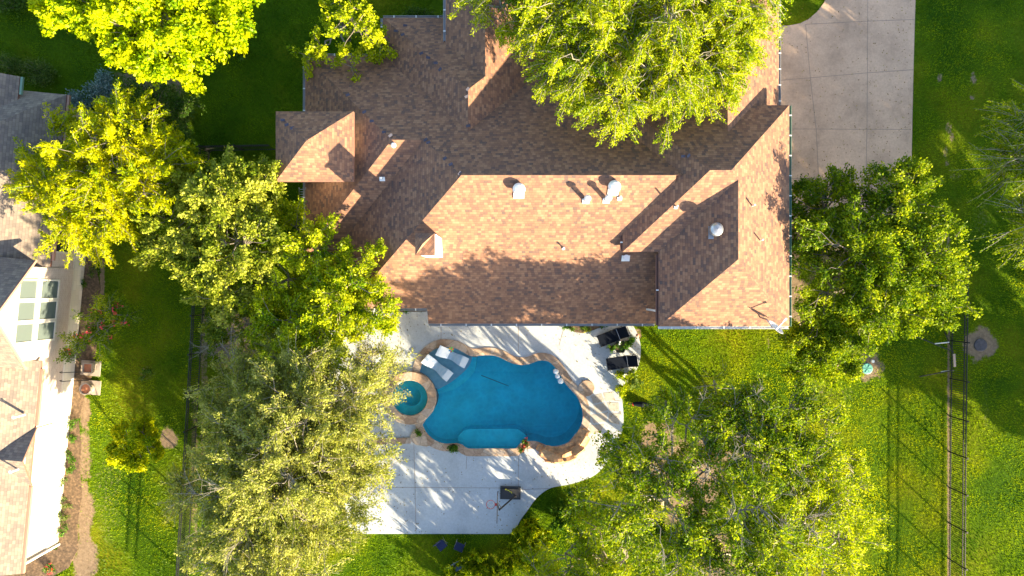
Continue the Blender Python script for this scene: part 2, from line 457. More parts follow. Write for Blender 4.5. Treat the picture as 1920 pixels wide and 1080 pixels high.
def tubes(segs, n=5):
    """segs (N,8): a xyz, b xyz, r0, r1 -> quads (N*n,4,3)"""
    S = np.asarray(segs, float)
    if len(S) == 0: return np.zeros((0, 4, 3))
    a = S[:, :3]; b = S[:, 3:6]; r0 = S[:, 6:7]; r1 = S[:, 7:8]
    d = unit(b - a)
    ref = np.where(np.abs(d[:, 2:3]) > .9, np.array([[1., 0, 0]]), np.array([[0, 0, 1.]]))
    u = unit(np.cross(d, ref)); v = np.cross(d, u)
    qs = []
    for i in range(n):
        t0 = 2 * math.pi * i / n; t1 = 2 * math.pi * (i + 1) / n
        o0 = u * math.cos(t0) + v * math.sin(t0); o1 = u * math.cos(t1) + v * math.sin(t1)
        qs.append(np.stack([a + o0 * r0, a + o1 * r0, b + o1 * r1, b + o0 * r1], axis=1))
    return np.concatenate(qs)
def wobble_path(a, b, n, amp):
    a = np.array(a, float); b = np.array(b, float)
    L = np.linalg.norm(b - a)
    t = np.linspace(0, 1, n + 1)[:, None]
    pts = a + (b - a) * t
    pts[:, 2] += np.sin(t[:, 0] * math.pi) * L * .08
    pts[1:-1] += rng.normal(size=(n - 1, 3)) * amp * L
    return pts

def tree(name, label, cat, base, lobes, mat, leaf=.16, dens=1.0, group=None, bark='bark', fork=.3, trunk_r=.18,
         droop=.3, spray=.8, cl_size=.28, bare=0.0, aspect=.5, shell=.5, cdens=1.0, flowers=None, streak=None):
    """base: photo px of the trunk foot; lobes: (px, py, z, r, rz) ellipsoids of foliage as seen in the photo"""
    gx, gy = G(*base)
    root = empty(name, (gx, gy, 0), label, cat, group)
    O = np.array([gx, gy, 0.])
    zt = max(l[2] for l in lobes)
    fk = np.array([gx, gy, zt * fork]) - O
    segs = []
    segs.append([0, 0, -.1, fk[0] * .5 + .05, fk[1] * .5 - .05, fk[2] * .5, trunk_r * 1.25, trunk_r])
    segs.append([fk[0] * .5 + .05, fk[1] * .5 - .05, fk[2] * .5, *fk, trunk_r, trunk_r * .85])
    LP = []; LA = []; LC = []
    for (px, py, z, r, rz) in lobes:
        c = np.array(P(px, py, z)) - O
        tgt = c + np.array([0, 0, -rz * .25])
        n = 5
        path = wobble_path(fk, tgt, n, .05)
        rr = np.linspace(trunk_r * .62, trunk_r * .22, n + 1)
        for i in range(n): segs.append([*path[i], *path[i + 1], rr[i], rr[i + 1]])
        nodes = path[2:]
        ncl = max(6, int(11 * cdens * (r * r) ** .92))
        d = unit(rng.normal(size=(ncl, 3))); d[:, 2] = np.abs(d[:, 2]) * np.where(rng.random(ncl) < .2, -.6, 1)
        rad = (shell + (1 - shell) * rng.random(ncl)) * (1 + .16 * rng.normal(size=ncl))
        cp = c + d * rad[:, None] * np.array([r, r, rz])
        # secondary limbs
        nsub = max(3, int(ncl / 7))
        subs = cp[rng.choice(ncl, nsub, replace=False)] * .55 + c * .45
        sn = []
        for s_ in subs:
            k = np.argmin(np.linalg.norm(nodes - s_, axis=1) + rng.random(len(nodes)) * .4)
            pp = wobble_path(nodes[k], s_, 3, .07)
            for i in range(3): segs.append([*pp[i], *pp[i + 1], trunk_r * (.24 - .045 * i), trunk_r * (.2 - .045 * i)])
            sn.extend(pp[1:])
        sn = np.array(sn)
        for i in range(ncl):
            p = cp[i]
            k = np.argmin(np.linalg.norm(sn - p, axis=1))
            pp = wobble_path(sn[k], p, 3, .08)
            for j in range(3): segs.append([*pp[j], *pp[j + 1], .022 - .005 * j, .018 - .005 * j])
            out = unit((p - c) * np.array([1, 1, .5]) + rng.normal(size=3) * .3)
            ntw = rng.integers(3, 6); ctone = rng.normal() * .17
            is_bare = rng.random() < bare
            for q in range(ntw):
                dd = unit(out + rng.normal(size=3) * .55); dd[2] -= droop * .4
                Ls = spray * (.5 + .8 * rng.random())
                e = p + dd * Ls; e[2] -= droop * Ls * .5
                mid = p + dd * Ls * .5
                segs.append([*p, *mid, .011, .009]); segs.append([*mid, *e, .009, .004])
                if is_bare:
                    for _ in range(4):
                        t = rng.random(); s0 = p + (e - p) * t; e2 = s0 + unit(dd + rng.normal(size=3) * .8) * Ls * .5
                        segs.append([*s0, *e2, .008, .004])
                    nl = int(3 * dens)
                else: nl = int(64 * dens * (.6 + .8 * rng.random()))
                t = rng.random(nl) ** .8
                q_ = p + np.outer(t, e - p)
                q_[:, 2] -= 0
                sp = cl_size * .88 * (1.0 - .6 * t)[:, None]
                q_ = q_ + rng.normal(size=(nl, 3)) * sp * np.array([1, 1, .6])
                LP.append(q_); LA.append(dd + rng.normal(size=(nl, 3)) * .7)
                tone = ctone + rng.normal() * .07
                LC.append(np.clip(rng.random(nl) * .7 + .15 + tone, 0, 1))
    Pp = np.concatenate(LP); A = np.concatenate(LA); Cc = np.concatenate(LC)
    keep = Pp[:, 2] > .25
    Pp = Pp[keep]; A = A[keep]; Cc = Cc[keep]
    V = leaf_quads(Pp, A, leaf * .78 * (.7 + .6 * rng.random(len(Pp))), aspect)
    np_mesh('trunk', tubes(segs, 5), 4, M[bark], root)
    np_mesh('crown', V, 4, mat, root, Cc)
    if flowers:
        fm, nf = flowers
        idx = rng.choice(len(Pp), nf)
        fp = np.repeat(Pp[idx] + np.array([0, 0, .08]), 8, 0) + rng.normal(size=(nf * 8, 3)) * .08
        np_mesh('blossom', leaf_quads(fp, rng.normal(size=fp.shape), np.full(len(fp), .13), .9), 4, fm, root)
    return root

def bush(name, label, cat, loc, rx, ry, hz, mat, n, leaf=.1, rz=0, group=None, aspect=.5, flowers=None, parent=None, z0=0.0, blades=False, part='foliage'):
    """small shrub: stems + leaves"""
    if parent is None:
        root = empty(name, (loc[0], loc[1], z0), label, cat, group)
        o = np.zeros(3)
    else:
        root = parent; o = np.array([0., 0, z0])
    nst = max(5, int(n / 60)); segs = []
    LP = []; LA = []
    for i in range(nst):
        a = rng.random() * 6.283; q = math.sqrt(rng.random())
        e = np.array([math.cos(a) * q * rx, math.sin(a) * q * ry, hz * (.45 + .5 * rng.random()) * (1 - .35 * q * q)])
        c, s = math.cos(rz), math.sin(rz); e[:2] = (e[0] * c - e[1] * s, e[0] * s + e[1] * c)
        b = e * np.array([.3, .3, 0])
        segs.append([*(b + o), *(e + o), .012, .006])
        k = int(n / nst)
        if blades:
            t = rng.random(k); p = b + np.outer(.25 + .75 * t, e - b)
            LP.append(p + rng.normal(size=(k, 3)) * .05); LA.append(unit(e - b) * .8 + rng.normal(size=(k, 3)) * .5 + np.array([0, 0, .2]))
        else:
            t = .35 + .65 * rng.random(k); p = b + np.outer(t, e - b) + rng.normal(size=(k, 3)) * .12 * np.array([1, 1, .7]) * max(.6, min(rx, 1.6))
            LP.append(p); LA.append(rng.normal(size=(k, 3)) + unit(e))
    LP = np.concatenate(LP); LA = np.concatenate(LA)
    LP[:, 2] = np.maximum(LP[:, 2], .03)
    np_mesh('stem', tubes(segs, 4), 4, M['bark'], root)
    np_mesh(part, leaf_quads(LP + o, LA, leaf * (.7 + .6 * rng.random(len(LP))), aspect), 4, mat, root, rng.random(len(LP)))
    if flowers:
        fm, nf = flowers
        idx = rng.choice(len(LP), nf)
        fp = np.repeat(LP[idx] + o + np.array([0, 0, .06]), 7, 0) + rng.normal(size=(nf * 7, 3)) * .035
        np_mesh('blossom', leaf_quads(fp, rng.normal(size=fp.shape), np.full(len(fp), .08), .9), 4, fm, root)
    return root

# ------------------------------------------------------------------ the setting: ground, deck, pool, driveway
DZ = .10
deck_curve = smooth_poly([(1180, 600), (1193, 621), (1201, 647), (1200, 673), (1193, 694), (1174, 716), (1163, 735), (1167, 752), (1168, 803), (1147, 853), (1117, 890), (1073, 907), (1033, 915), (1007, 933), (987, 960), (973, 980), (966, 1001)], 4, False)
deck_px = [(612, 575), (650, 575), (1178, 585)] + deck_curve + [(655, 1001), (640, 900), (618, 800), (606, 690)]
deck_w = [P(x, y, DZ)[:2] for x, y in deck_px]
pool_px = [(786, 700), (789, 686), (797, 670), (811, 656), (828, 649), (844, 650), (857, 652.6), (870, 660), (882, 666), (894.4, 666.5), (909, 664.6), (928, 665.6), (942.6, 671), (959, 679.4), (978, 683), (993, 681), (1006, 676), (1015.6, 674.5), (1028.5, 676.7), (1039.6, 686), (1049, 699), (1060, 717.4), (1071, 730), (1082, 742.4), (1089, 756), (1093, 771.5), (1092.8, 788), (1086, 805), (1077, 816), (1066, 829), (1051, 835), (1034, 837), (1021.5, 834), (1010, 829), (999, 827), (990, 827.5), (980, 829), (973, 834.4), (966, 841), (940, 841), (910, 841), (878, 841), (867, 834), (855.6, 831), (837, 832), (822, 828.7), (809, 821), (798, 809), (791.7, 796)]
SPA = P(768, 746.5, .3)
pool_a = [P(x, y, 0)[:2] for x, y in pool_px]
# the pool edge follows the outside of the round spa between its two ends
a0 = math.atan2(pool_a[-1][1] - SPA[1], pool_a[-1][0] - SPA[0]); a1 = math.atan2(pool_a[0][1] - SPA[1], pool_a[0][0] - SPA[0])
arc = [(SPA[0] + 1.49 * math.cos(a0 + (a1 - a0) * t), SPA[1] + 1.49 * math.sin(a0 + (a1 - a0) * t)) for t in (.1, .25, .4, .55, .7, .85, .95)]
pool_w = smooth_poly(pool_a, 2) [:-2] + arc
pool_w = smooth_poly(pool_a, 2, False) + arc
def circ(c, r, n=32): return [(c[0] + r * math.cos(2 * math.pi * i / n), c[1] + r * math.sin(2 * math.pi * i / n)) for i in range(n)]

# lawn: one sheet, fine near the picture, with the slab of the deck cut out of it
drive_px = [(1455, 49), (1480, 48), (1500, 44), (1516, 36), (1532, 22), (1545, 5), (1556, -25), (1565, -120), (1718, -120), (1716, 0), (1712, 140), (1708, 335), (1706, 420), (1470, 420), (1470, 200), (1455, 200)]
drive_w = [G(x, y) for x, y in drive_px]
SOIL = [  # photo px ellipses of bare soil: cx, cy, rx, ry, strength
 (1762, 145, 6, 12, .62), (1825, 148, 5, 13, .65), (1823, 184, 6, 6, .65), (1778, 240, 7, 12, .5), (1784, 258, 6, 10, .55), (1773, 285, 5, 14, .5), (1775, 306, 5, 6, .55), (1790, 330, 12, 9, .4),
 (1838, 647, 30, 30, 1.0), (1623, 684, 34, 30, .75), (1778.5, 860, 2.8, 420, .9), (1780, 600, 2.8, 110, .8),
 (1290, 900, 70, 75, 1.0), (1330, 860, 50, 40, .8), (1230, 820, 35, 28, .8), (1350, 1040, 60, 45, .7), (1190, 905, 30, 24, .4), (1260, 960, 40, 30, .6),
 (1492, 560, 22, 40, 1), (1490, 400, 16, 160, .8), (1520, 430, 40, 80, .5), (1560, 470, 60, 60, .6), (1195, 628, 7, 14, .7), (316, 822, 20, 22, .8), (1440, 640, 3, 18, .5), (1520, 725, 50, 25, .35), (1560, 740, 60, 20, .3),
 (440, 640, 40, 60, .7), (158, 850, 13, 60, .7), (158, 960, 18, 70, .8), (162, 1050, 24, 50, .85), (192, 520, 5, 60, .8), (160, 775, 12, 30, .9), (560, 900, 60, 90, .4), (230, 880, 25, 60, .25), (200, 930, 30, 120, .3), (275, 700, 16, 16, .35), (1840, 420, 20, 40, .3), (1850, 760, 8, 60, .3), (280, 160, 60, 40, .7),
 (382, 700, 8, 220, .5), (365, 900, 8, 200, .5)]
def vnoise(x, y, s):
    x = x / s; y = y / s
    v = np.zeros_like(x)
    for k, (a, b, ph) in enumerate([(1.0, .6, .3), (-.7, 1.3, 1.9), (1.9, 1.1, 4.2), (-2.3, 1.7, .7), (3.1, -2.9, 2.2), (4.3, 3.7, 5.1)]):
        v += np.sin(a * x + b * y + ph + 1.3 * np.sin(.7 * b * x - a * y)) / (1 + .35 * k)
    return v / 2.6
def soil_at(X, Y):
    s = np.zeros_like(X)
    nz = .55 * vnoise(X, Y, .22) + .45 * vnoise(X + 7, Y - 3, .6)
    for cx, cy, rx, ry, st in SOIL:
        gx, gy = G(cx, cy)
        d = np.sqrt(((X - gx) / (rx / 33)) ** 2 + ((Y - gy) / (ry / 33)) ** 2)
        s = np.maximum(s, st * np.clip((1.25 - d) * 1.9 + nz * .7, 0, 1))
    return s
step = .14
xs = np.arange(-34, 34.01, step); ys = np.arange(-21, 21.01, step)
XX, YY = np.meshgrid(xs, ys)
ZZ = .02 * vnoise(XX, YY, 1.7)
nx, ny = len(xs), len(ys)
hole = offset_poly(deck_w, -.35)
cxm = (XX[:-1, :-1] + step / 2).ravel(); cym = (YY[:-1, :-1] + step / 2).ravel()
keep = ~inpoly(cxm, cym, hole)
ii, jj = np.meshgrid(np.arange(nx - 1), np.arange(ny - 1))
i0 = (jj * nx + ii).ravel()[keep]
faces = np.stack([i0, i0 + 1, i0 + nx + 1, i0 + nx], 1).tolist()
verts = np.stack([XX.ravel(), YY.ravel(), ZZ.ravel()], 1).tolist()
nb = len(verts)
B = 260
x0, x1, y0, y1 = xs[0], xs[-1], ys[0], ys[-1]
verts += [(-B, -B, 0), (B, -B, 0), (B, B, 0), (-B, B, 0)]
c00, c10, c11, c01 = 0, nx - 1, ny * nx - 1, (ny - 1) * nx
faces += [[nb, nb + 1] + list(range(c10, c00 - 1, -1)), [nb + 1, nb + 2] + [nx - 1 + k * nx for k in range(ny - 1, -1, -1)],
          [nb + 2, nb + 3] + list(range(c01, c11 + 1)), [nb + 3, nb] + [k * nx for k in range(0, ny)]]
me = bpy.data.meshes.new('lawn_ground'); me.from_pydata(verts, [], faces); me.update()
sv = np.concatenate([soil_at(XX.ravel(), YY.ravel()), np.zeros(4)])
at = me.attributes.new('soil', 'FLOAT', 'POINT'); at.data.foreach_set('value', sv.astype(np.float32))
tag(link('ground', me, M['ground']), kind='structure')

tag(tess('driveway', [drive_w], .03, M['drive'], None, .1), kind='structure')
jb = MB()
def joint(mb, a, b, z, wd=.022):
    a = Vector(a); b = Vector(b); d = b - a
    mb.box(((a.x + b.x) / 2, (a.y + b.y) / 2, z), (d.length, wd, .006), math.atan2(d.y, d.x))
for l in ([(1510, 46), (1519, 148), (1530, 243), (1538, 410)], [(1627, -100), (1626, 130), (1625, 242), (1622, 410)], [(1510, 46), (1626, 40), (1714, 37)], [(1462, 151), (1625, 137), (1712, 131)], [(1470, 242), (1708, 243)], [(1474, 335), (1707, 335)]):
    for a, b in zip(l[:-1], l[1:]): joint(jb, G(*a), G(*b), .032, .022)
tag(jb.build('driveway_joints', M['joint']), kind='structure')

# pool deck with the pool and the spa cut out
tag(tess('pool_deck', [deck_w, offset_poly(pool_w, .2), circ(SPA, 1.05)], DZ, M['deck'], None, .3), kind='structure')
jb = MB()
dk = lambda x, y: P(x, y, DZ)[:2]
for l in ([(776, 834), (778, 900), (780, 1000)], [(728, 914), (776, 914), (939, 915)], [(827, 605), (827, 636)], [(972, 605), (972, 664)], [(875, 856), (874, 880)], [(972, 854), (972, 918), (1030, 916)], [(1060, 606), (1048, 648)], [(1108, 745), (1166, 752)], [(1100, 800), (1160, 830)]):
    for a, b in zip(l[:-1], l[1:]): joint(jb, dk(*a), dk(*b), DZ + .002, .022)
tag(jb.build('deck_joints', M['joint']), kind='structure')
# irregular flagstones let into the deck east of the pool
fb = MB()
for poly in ([(1108, 742), (1128, 738), (1133, 752), (1112, 757)], [(1131, 737), (1148, 735), (1154, 750), (1136, 752)], [(1113, 760), (1134, 755), (1140, 769), (1118, 775)], [(1138, 755), (1160, 755), (1161, 771), (1143, 770)], [(1108, 778), (1139, 773), (1137, 790), (1112, 793)], [(1142, 774), (1162, 776), (1161, 796), (1141, 792)], [(1104, 797), (1133, 795), (1126, 812), (1108, 813)]):
    fb.prism([P(x, y, DZ)[:2] for x, y in poly][::-1], DZ - .05, DZ + .008)
tag(fb.build('flagstone_path', M['flag']), kind='structure')

pool = empty('swimming_pool', (0, 0, 0), 'freeform blue swimming pool with tan flagstone coping set in the white deck', 'pool')
tess('coping', [offset_poly(pool_w, .40), offset_poly(pool_w, -.03)], DZ + .04, M['coping'], pool, .06)
n = len(pool_w); sh = MB()
def floor_z(x): return -1.0 - 1.5 * min(1, max(0, (x + 4.5) / 7.5))
sh.add([(p[0], p[1], DZ) for p in pool_w] + [(p[0], p[1], floor_z(p[0])) for p in pool_w], [(i, (i + 1) % n, n + (i + 1) % n, n + i) for i in range(n)])
from mathutils.geometry import tessellate_polygon
tr = tessellate_polygon([[Vector((p[0], p[1], 0)) for p in pool_w]])
sh.add([(p[0], p[1], floor_z(p[0])) for p in pool_w], [tuple(t) for t in tr])
sh.build('basin', M['plaster'], pool)
lg = MB().prism([P(x, y, 0)[:2] for x, y in smooth_poly([(886, 668), (878, 688), (861, 705), (841, 720), (820, 731)], 4, False)] + [P(x, y, 0)[:2] for x, y in [(806, 722), (790, 705), (780, 690), (775, 660), (810, 640), (850, 635), (890, 650)]], -2.4, -.2)
lg.build('tanning_ledge', M['ledge'], pool)
st = MB()
st.prism([P(x, y, 0)[:2] for x, y in smooth_poly([(893, 672), (889, 697), (874, 716), (851, 732), (820, 742)], 4, False)] + [P(x, y, 0)[:2] for x, y in [(806, 722), (860, 670)]], -2.4, -.62)
st.build('entry_step', M['plaster'], pool)
bn = MB().prism([P(x, y, -.2)[:2] for x, y in smooth_poly([(857, 824), (862, 815.5), (872, 808.5), (885, 806.5), (930, 806.5), (965, 806.5), (977, 811), (986, 819)], 4, False) + [(990, 845), (860, 850)]], -2.4, -.55)
bn.build('bench', M['plaster'], pool)
MB().box((*P(1051, 769, -1.6)[:2], floor_z(2.6) + .02), (.09, .75, .04)).build('drain', M['ledge'], pool)
MB().path([(*P(900, 710, 0)[:2], floor_z(-1.8) + .03), (*P(1000, 752, 0)[:2], floor_z(1.3) + .03), (*P(1075, 782, 0)[:2], floor_z(3) + .03)], .018, 5).build('depth_line', M['black_plastic'], pool)
tess('water', [offset_poly(pool_w, -.004)], 0.0, M['water'], pool, 2.9)

spa = empty('hot_tub', (SPA[0], SPA[1], 0), 'round raised spa with flagstone rim joined to the pool edge', 'hot tub')
MB().lathe((0, 0, 0), [(1.5, -2.3), (1.5, .28), (1.47, .31), (1.03, .31), (1.0, .28), (1.0, -1.0)], 48, False).build('rim', M['coping'], spa)
MB().lathe((0, 0, 0), [(1.0, -.25), (.56, -.25), (.54, -.28), (.54, -.95), (.01, -.95)], 40, False).build('seat_ring', M['plaster'], spa)
MB().lathe((0, 0, 0), [(.995, -1.2), (.995, .18), (.002, .18)], 40, False).build('water', M['water'], spa)

# raised stub walls and coping shoulders
shb = MB()
shb.prism([P(x, y, .2)[:2] for x, y in [(770, 816), (775, 806), (785, 803), (795, 812), (800, 824), (812, 833), (800, 838), (780, 834), (768, 826)]][::-1], 0, .19)
o = shb.build('stone_shoulder', M['coping']); tag(o, 'tan flagstone shoulder with a small plant just below the round spa', 'stone ledge')
o = MB().prism([P(x, y, .2)[:2] for x, y in [(690, 825), (730, 823), (772, 821), (770, 832), (730, 833), (690, 835)]][::-1], 0, .17).build('stone_step', M['coping']); tag(o, 'long low flagstone step running from the spa towards the olive tree', 'step')
o = MB().lathe((*P(1100, 728, .2)[:2], 0), [(.46, 0), (.46, .16), (.43, .19), (.01, .19)], 28, False).build('round_stone_pad', M['coping']); tag(o, 'round tan stone pad at the bend of the pool coping', 'stone pad')

# beds under the eaves
o = tess('planting_bed', [[P(x, y, .12)[:2] for x, y in [(1045, 585), (1155, 585), (1150, 606), (1128, 613), (1110, 620), (1092, 625), (1075, 622), (1060, 612)]]], DZ + .03, M['soil_bed'], None, .1); tag(o, kind='structure')
o = tess('planting_bed', [[P(x, y, .12)[:2] for x, y in [(742, 575), (800, 575), (800, 584), (742, 585)]]], DZ + .03, M['soil_bed'], None, .1); tag(o, kind='structure')
mulch_px = [(100, 462), (190, 466), (183, 500), (188, 540), (178, 590), (180, 640), (172, 700), (158, 745), (150, 790), (153, 830), (149, 880), (152, 930), (144, 980), (146, 1030), (130, 1065), (60, 1100), (0, 1100), (0, 1040), (108, 1030), (100, 700)]
tag(tess('mulch_bed', [[G(x + 2.5 * math.sin(y * .11), y) for x, y in mulch_px]], .035, M['soil_bed'], None, .06), kind='structure')

# ------------------------------------------------------------------ the brick house
def plane_face(pts, zf):
    return [(x, y, zf(x, y)) for x, y in pts]
def roof_mesh(name, faces, mat, parent, thick=.16):
    """faces: lists of 3-D points; adds uv (along eave, up slope) and a closed edge below"""
    vs = []; fs = []; uvs = []; mats = []
    edges = {}
    for f in faces:
        p = [Vector(q) for q in f]
        nrm = Vector((0, 0, 0))
        for i in range(len(p)): nrm += p[i].cross(p[(i + 1) % len(p)])
        if nrm.z < 0: p = p[::-1]; nrm = -nrm
        nrm.normalize()
        e = Vector((0, 0, 1)).cross(nrm)
        if e.length < 1e-4: e = Vector((1, 0, 0))
        e.normalize(); s = nrm.cross(e)
        n0 = len(vs); vs += p; fs.append(tuple(range(n0, n0 + len(p))))
        uvs += [(q.dot(e), q.dot(s)) for q in p]; mats.append(0)
        for i in range(len(p)):
            a = tuple(round(c, 3) for c in p[i]); b = tuple(round(c, 3) for c in p[(i + 1) % len(p)])
            if (b, a) in edges: edges.pop((b, a))
            else: edges[(a, b)] = 1
    for (a, b) in edges:
        n0 = len(vs)
        vs += [Vector(a), Vector((a[0], a[1], a[2] - thick)), Vector((b[0], b[1], b[2] - thick)), Vector(b)]
        fs.append((n0, n0 + 1, n0 + 2, n0 + 3)); uvs += [(0, 0)] * 4; mats.append(1)
    me = bpy.data.meshes.new(name)
    me.from_pydata([tuple(v) for v in vs], [], fs); me.update()
    uvl = me.uv_layers.new(name='UVMap')
    for poly in me.polygons:
        for li in poly.loop_indices: uvl.data[li].uv = uvs[me.loops[li].vertex_index]
    o = link(name, me, mat, parent)
    me.materials.append(M['fascia'])
    me.polygons.foreach_set('material_index', mats)
    return o
k = .667
zS = lambda x, y: 3 + k * (y + 1.874)
zN = lambda x, y: 7.685 - k * (y - 5.15)
zMW = lambda x, y: 7.685 + k * (x + 2.31)
zWS = lambda x, y: 6.43 - k * (7.03 - y)
zWW = lambda x, y: 3 + k * (x + 10.85)
zBW = lambda x, y: 3 + k * (x + 6.77)
zBN = lambda x, y: 3 + k * (14.18 - y)
zBE = lambda x, y: 6.115 - k * (x + 2.1)
zAW = lambda x, y: 5.58 - k * (-1.3 - x)
house = empty('brick_house', (0, 5, 0), 'large house with reddish brown shingle roofs beside the swimming pool', 'house')
hh = bpy.data.objects['brick_house']
HX = Vector((0, 5, 0))
def hp(mb, name, mat, parent=None, smooth=False):
    mb.v = [tuple(Vector(v) - HX) for v in mb.v]
    return mb.build(name, mat, parent or house, smooth)
def shift(fs): return [[(x, y - 5, z) for x, y, z in f] for f in fs]
roof_faces = [
 plane_face([(-2.31, 5.15), (-8.51, -1.05), (-4.39, -1.05), (-4.39, -1.874), (7.5, -1.874), (7.5, 5.15)], zS),
 plane_face([(-2.31, 5.15), (-4.19, 7.03), (-9.33, 1.89), (-9.33, -1.05), (-8.51, -1.05)], zMW),
 plane_face([(-2.31, 5.15), (9, 5.15), (9, 12.18), (2.57, 12.18), (-2.1, 7.504), (-6.77, 12.18), (-10.85, 12.18), (-5.71, 7.03), (-4.19, 7.03)], zN),
 plane_face([(-5.71, 7.03), (-4.19, 7.03), (-9.33, 1.89), (-10.85, 1.89)], zWS),
 plane_face([(-5.71, 7.03), (-10.85, 1.89), (-10.85, 12.18)], zWW),
 plane_face([(-2.1, 9.51), (-2.1, 7.504), (-6.77, 12.18), (-6.77, 14.18)], zBW),
 plane_face([(-2.1, 9.51), (-6.77, 14.18), (-2.5, 14.18), (-1.3, 10.31)], zBN),
 plane_face([(-1.3, 20), (.77, 20), (.77, 12.18), (2.57, 12.18), (-2.1, 7.504), (-2.1, 9.51), (-1.3, 10.31)], zBE),
]
def rsm(name, faces): return roof_mesh(name, shift(faces), M['shingle'], house)
main_roof = rsm('roof', roof_faces)
rsm('roof', [plane_face([(-1.3, 10.31), (-3.37, 12.38), (-3.37, 20), (-1.3, 20)], zAW)])
rsm('roof', [plane_face([(7.05, -1.85), (10.19, 1.29), (10.19, 4.88), (7.05, 1.74)], lambda x, y: 6 + k * (x - 7.05)),
 plane_face([(7.05, -1.85), (13.33, -1.85), (10.19, 1.29)], lambda x, y: 6 + k * (y + 1.85)),
 plane_face([(13.33, -1.85), (13.33, 8.79), (9.805, 5.265), (10.19, 4.88), (10.19, 1.29)], lambda x, y: 6 + k * (13.33 - x)),
 plane_face([(5.33, 1.74), (7.05, 1.74), (10.19, 4.88), (9.805, 5.265), (8.855, 5.265)], lambda x, y: 6 + k * (y - 1.74)),
 plane_face([(5.33, 1.74), (8.855, 5.265), (5.33, 8.79)], lambda x, y: 6 + k * (x - 5.33)),
 plane_face([(5.33, 8.79), (8.855, 5.265), (9.805, 5.265), (13.33, 8.79)], lambda x, y: 6 + k * (8.79 - y))])
rsm('roof', [plane_face([(13.25, 8.4), (13.25, 20), (10.05, 20), (10.05, 6.3)], lambda x, y: 4.9 + k * (13.25 - x)),
 plane_face([(6.85, 8.4), (6.85, 20), (10.05, 20), (10.05, 6.3)], lambda x, y: 4.9 + k * (x - 6.85))])
tw = [(-11.36, 5.13), (-7.615, 5.13), (-7.615, 8.49), (-11.36, 8.49)]; ap = (-9.49, 6.81, 7.3)
roof_mesh('roof', shift([[(*tw[i], 6.0), (*tw[(i + 1) % 4], 6.0), ap] for i in range(4)]), M['shingle'], house, .22)
# walls
wb = MB()
def wall(mb, x0, y0, x1, y1, z1, z0=0): mb.box(((x0 + x1) / 2, (y0 + y1) / 2, (z0 + z1) / 2), (x1 - x0, y1 - y0, z1 - z0))
wall(wb, -8.9, -.55, -3.9, 5, 2.85); wall(wb, -3.9, -1.37, 7.55, 5, 2.85)
wall(wb, -10.35, 2.4, -3.5, 11.68, 2.85); wall(wb, -6.27, 11.5, -2.9, 13.68, 2.86)
wall(wb, -3.5, 5.0, 7, 11.7, 2.84)
wall(wb, -2.87, 11.5, .27, 19, 4.0)
hp(wb, 'wall', M['stone_h'])
wb = MB(); wall(wb, 7.55, -1.35, 12.83, 8.29, 5.9); wall(wb, 5.83, 2.24, 7.7, 8.28, 5.88)
wall(wb, 7.4, 8.2, 12.75, 19, 4.75)
hp(wb, 'wall', M['stone_h'])
wb = MB(); wall(wb, -10.9, 5.55, -8.05, 8.05, 5.9); hp(wb, 'wall', M['stucco'])
# soffits close the eaves from below
def soff(x0, y0, x1, y1, z): hp(MB().box(((x0 + x1) / 2, (y0 + y1) / 2, z), (x1 - x0 - .02, y1 - y0 - .02, .03)), 'soffit', M['tan_fascia'])
soff(-4.39, -1.874, 7.5, -.9, 2.82); soff(-9.33, -1.05, -4.39, 0, 2.8); soff(7.05, -1.85, 13.33, 5, 5.82); soff(5.33, 1.74, 7.04, 8.79, 5.81); soff(7.06, 5.02, 13.33, 8.79, 5.8)
soff(-11.36, 5.13, -7.615, 8.49, 5.77)

# gutters with hangers
def gutter(a, b, z, mat, hang=1.25, wd=.12, drop=.02, hm='white'):
    a = Vector((*a, z)); b = Vector((*b, z)); d = (b - a); L = d.length; d.normalize()
    mb = MB(); nn = Vector((-d.y, d.x, 0))
    rz = math.atan2(d.y, d.x); mid = (a + b) / 2 - Vector((0, 0, .07 + drop))
    mb.box(mid - nn * wd * .45 + Vector((0, 0, 0)), (L, .015, .12), rz)
    mb.box(mid + nn * wd * .45, (L, .015, .12), rz)
    mb.box(mid - Vector((0, 0, .055)), (L, wd * .9, .012), rz)
    g = hp(mb, 'gutter', M[mat])
    m = int(L / hang)
    for i in range(m + 1):
        q = a + d * (L * (i + .5) / (m + 1)) - Vector((0, 0, drop - .005))
        o = hp(MB().box(q, (.05, wd, .02), rz), 'hanger', M[hm], house); o.parent = g
    return g
go = .06
gutter((-4.39, -1.874 - go), (7.5, -1.874 - go), 3.0, 'gutter_grey', 1.35)
gutter((-8.7, -1.05 - go), (-4.45, -1.05 - go), 3.52, 'gutter_grey')
gutter((7.05, -1.85 - go), (13.33, -1.85 - go), 6.0, 'gutter_white', 1.3)
gutter((13.33 + go, -1.85), (13.33 + go, 8.79), 6.0, 'gutter_green', 1.0)
gutter((13.25 + go, 8.9), (13.25 + go, 20), 4.9, 'gutter_grey', .8)
gutter((-10.85 - go, 1.89), (-10.85 - go, 12.18), 3.0, 'gutter_grey')
gutter((-10.85, 12.18 + go), (-6.77, 12.18 + go), 3.0, 'gutter_grey')
gutter((-6.77, 14.18 + go), (-3.3, 14.18 + go), 3.0, 'gutter_grey')
gutter((-6.77 - go, 12.3), (-6.77 - go, 14.18), 3.0, 'gutter_grey')
gutter((-3.37 - go, 12.5), (-3.37 - go, 20), 4.2, 'gutter_grey')
gutter((.77 + go, 12.3), (.77 + go, 20), 4.2, 'gutter_white')
gutter((5.33 - go, 1.8), (5.33 - go, 2.6), 6.0, 'fascia', 1.2)
gutter((7.05 - go, -1.8), (7.05 - go, 1.6), 6.0, 'fascia', 9)
db = MB()
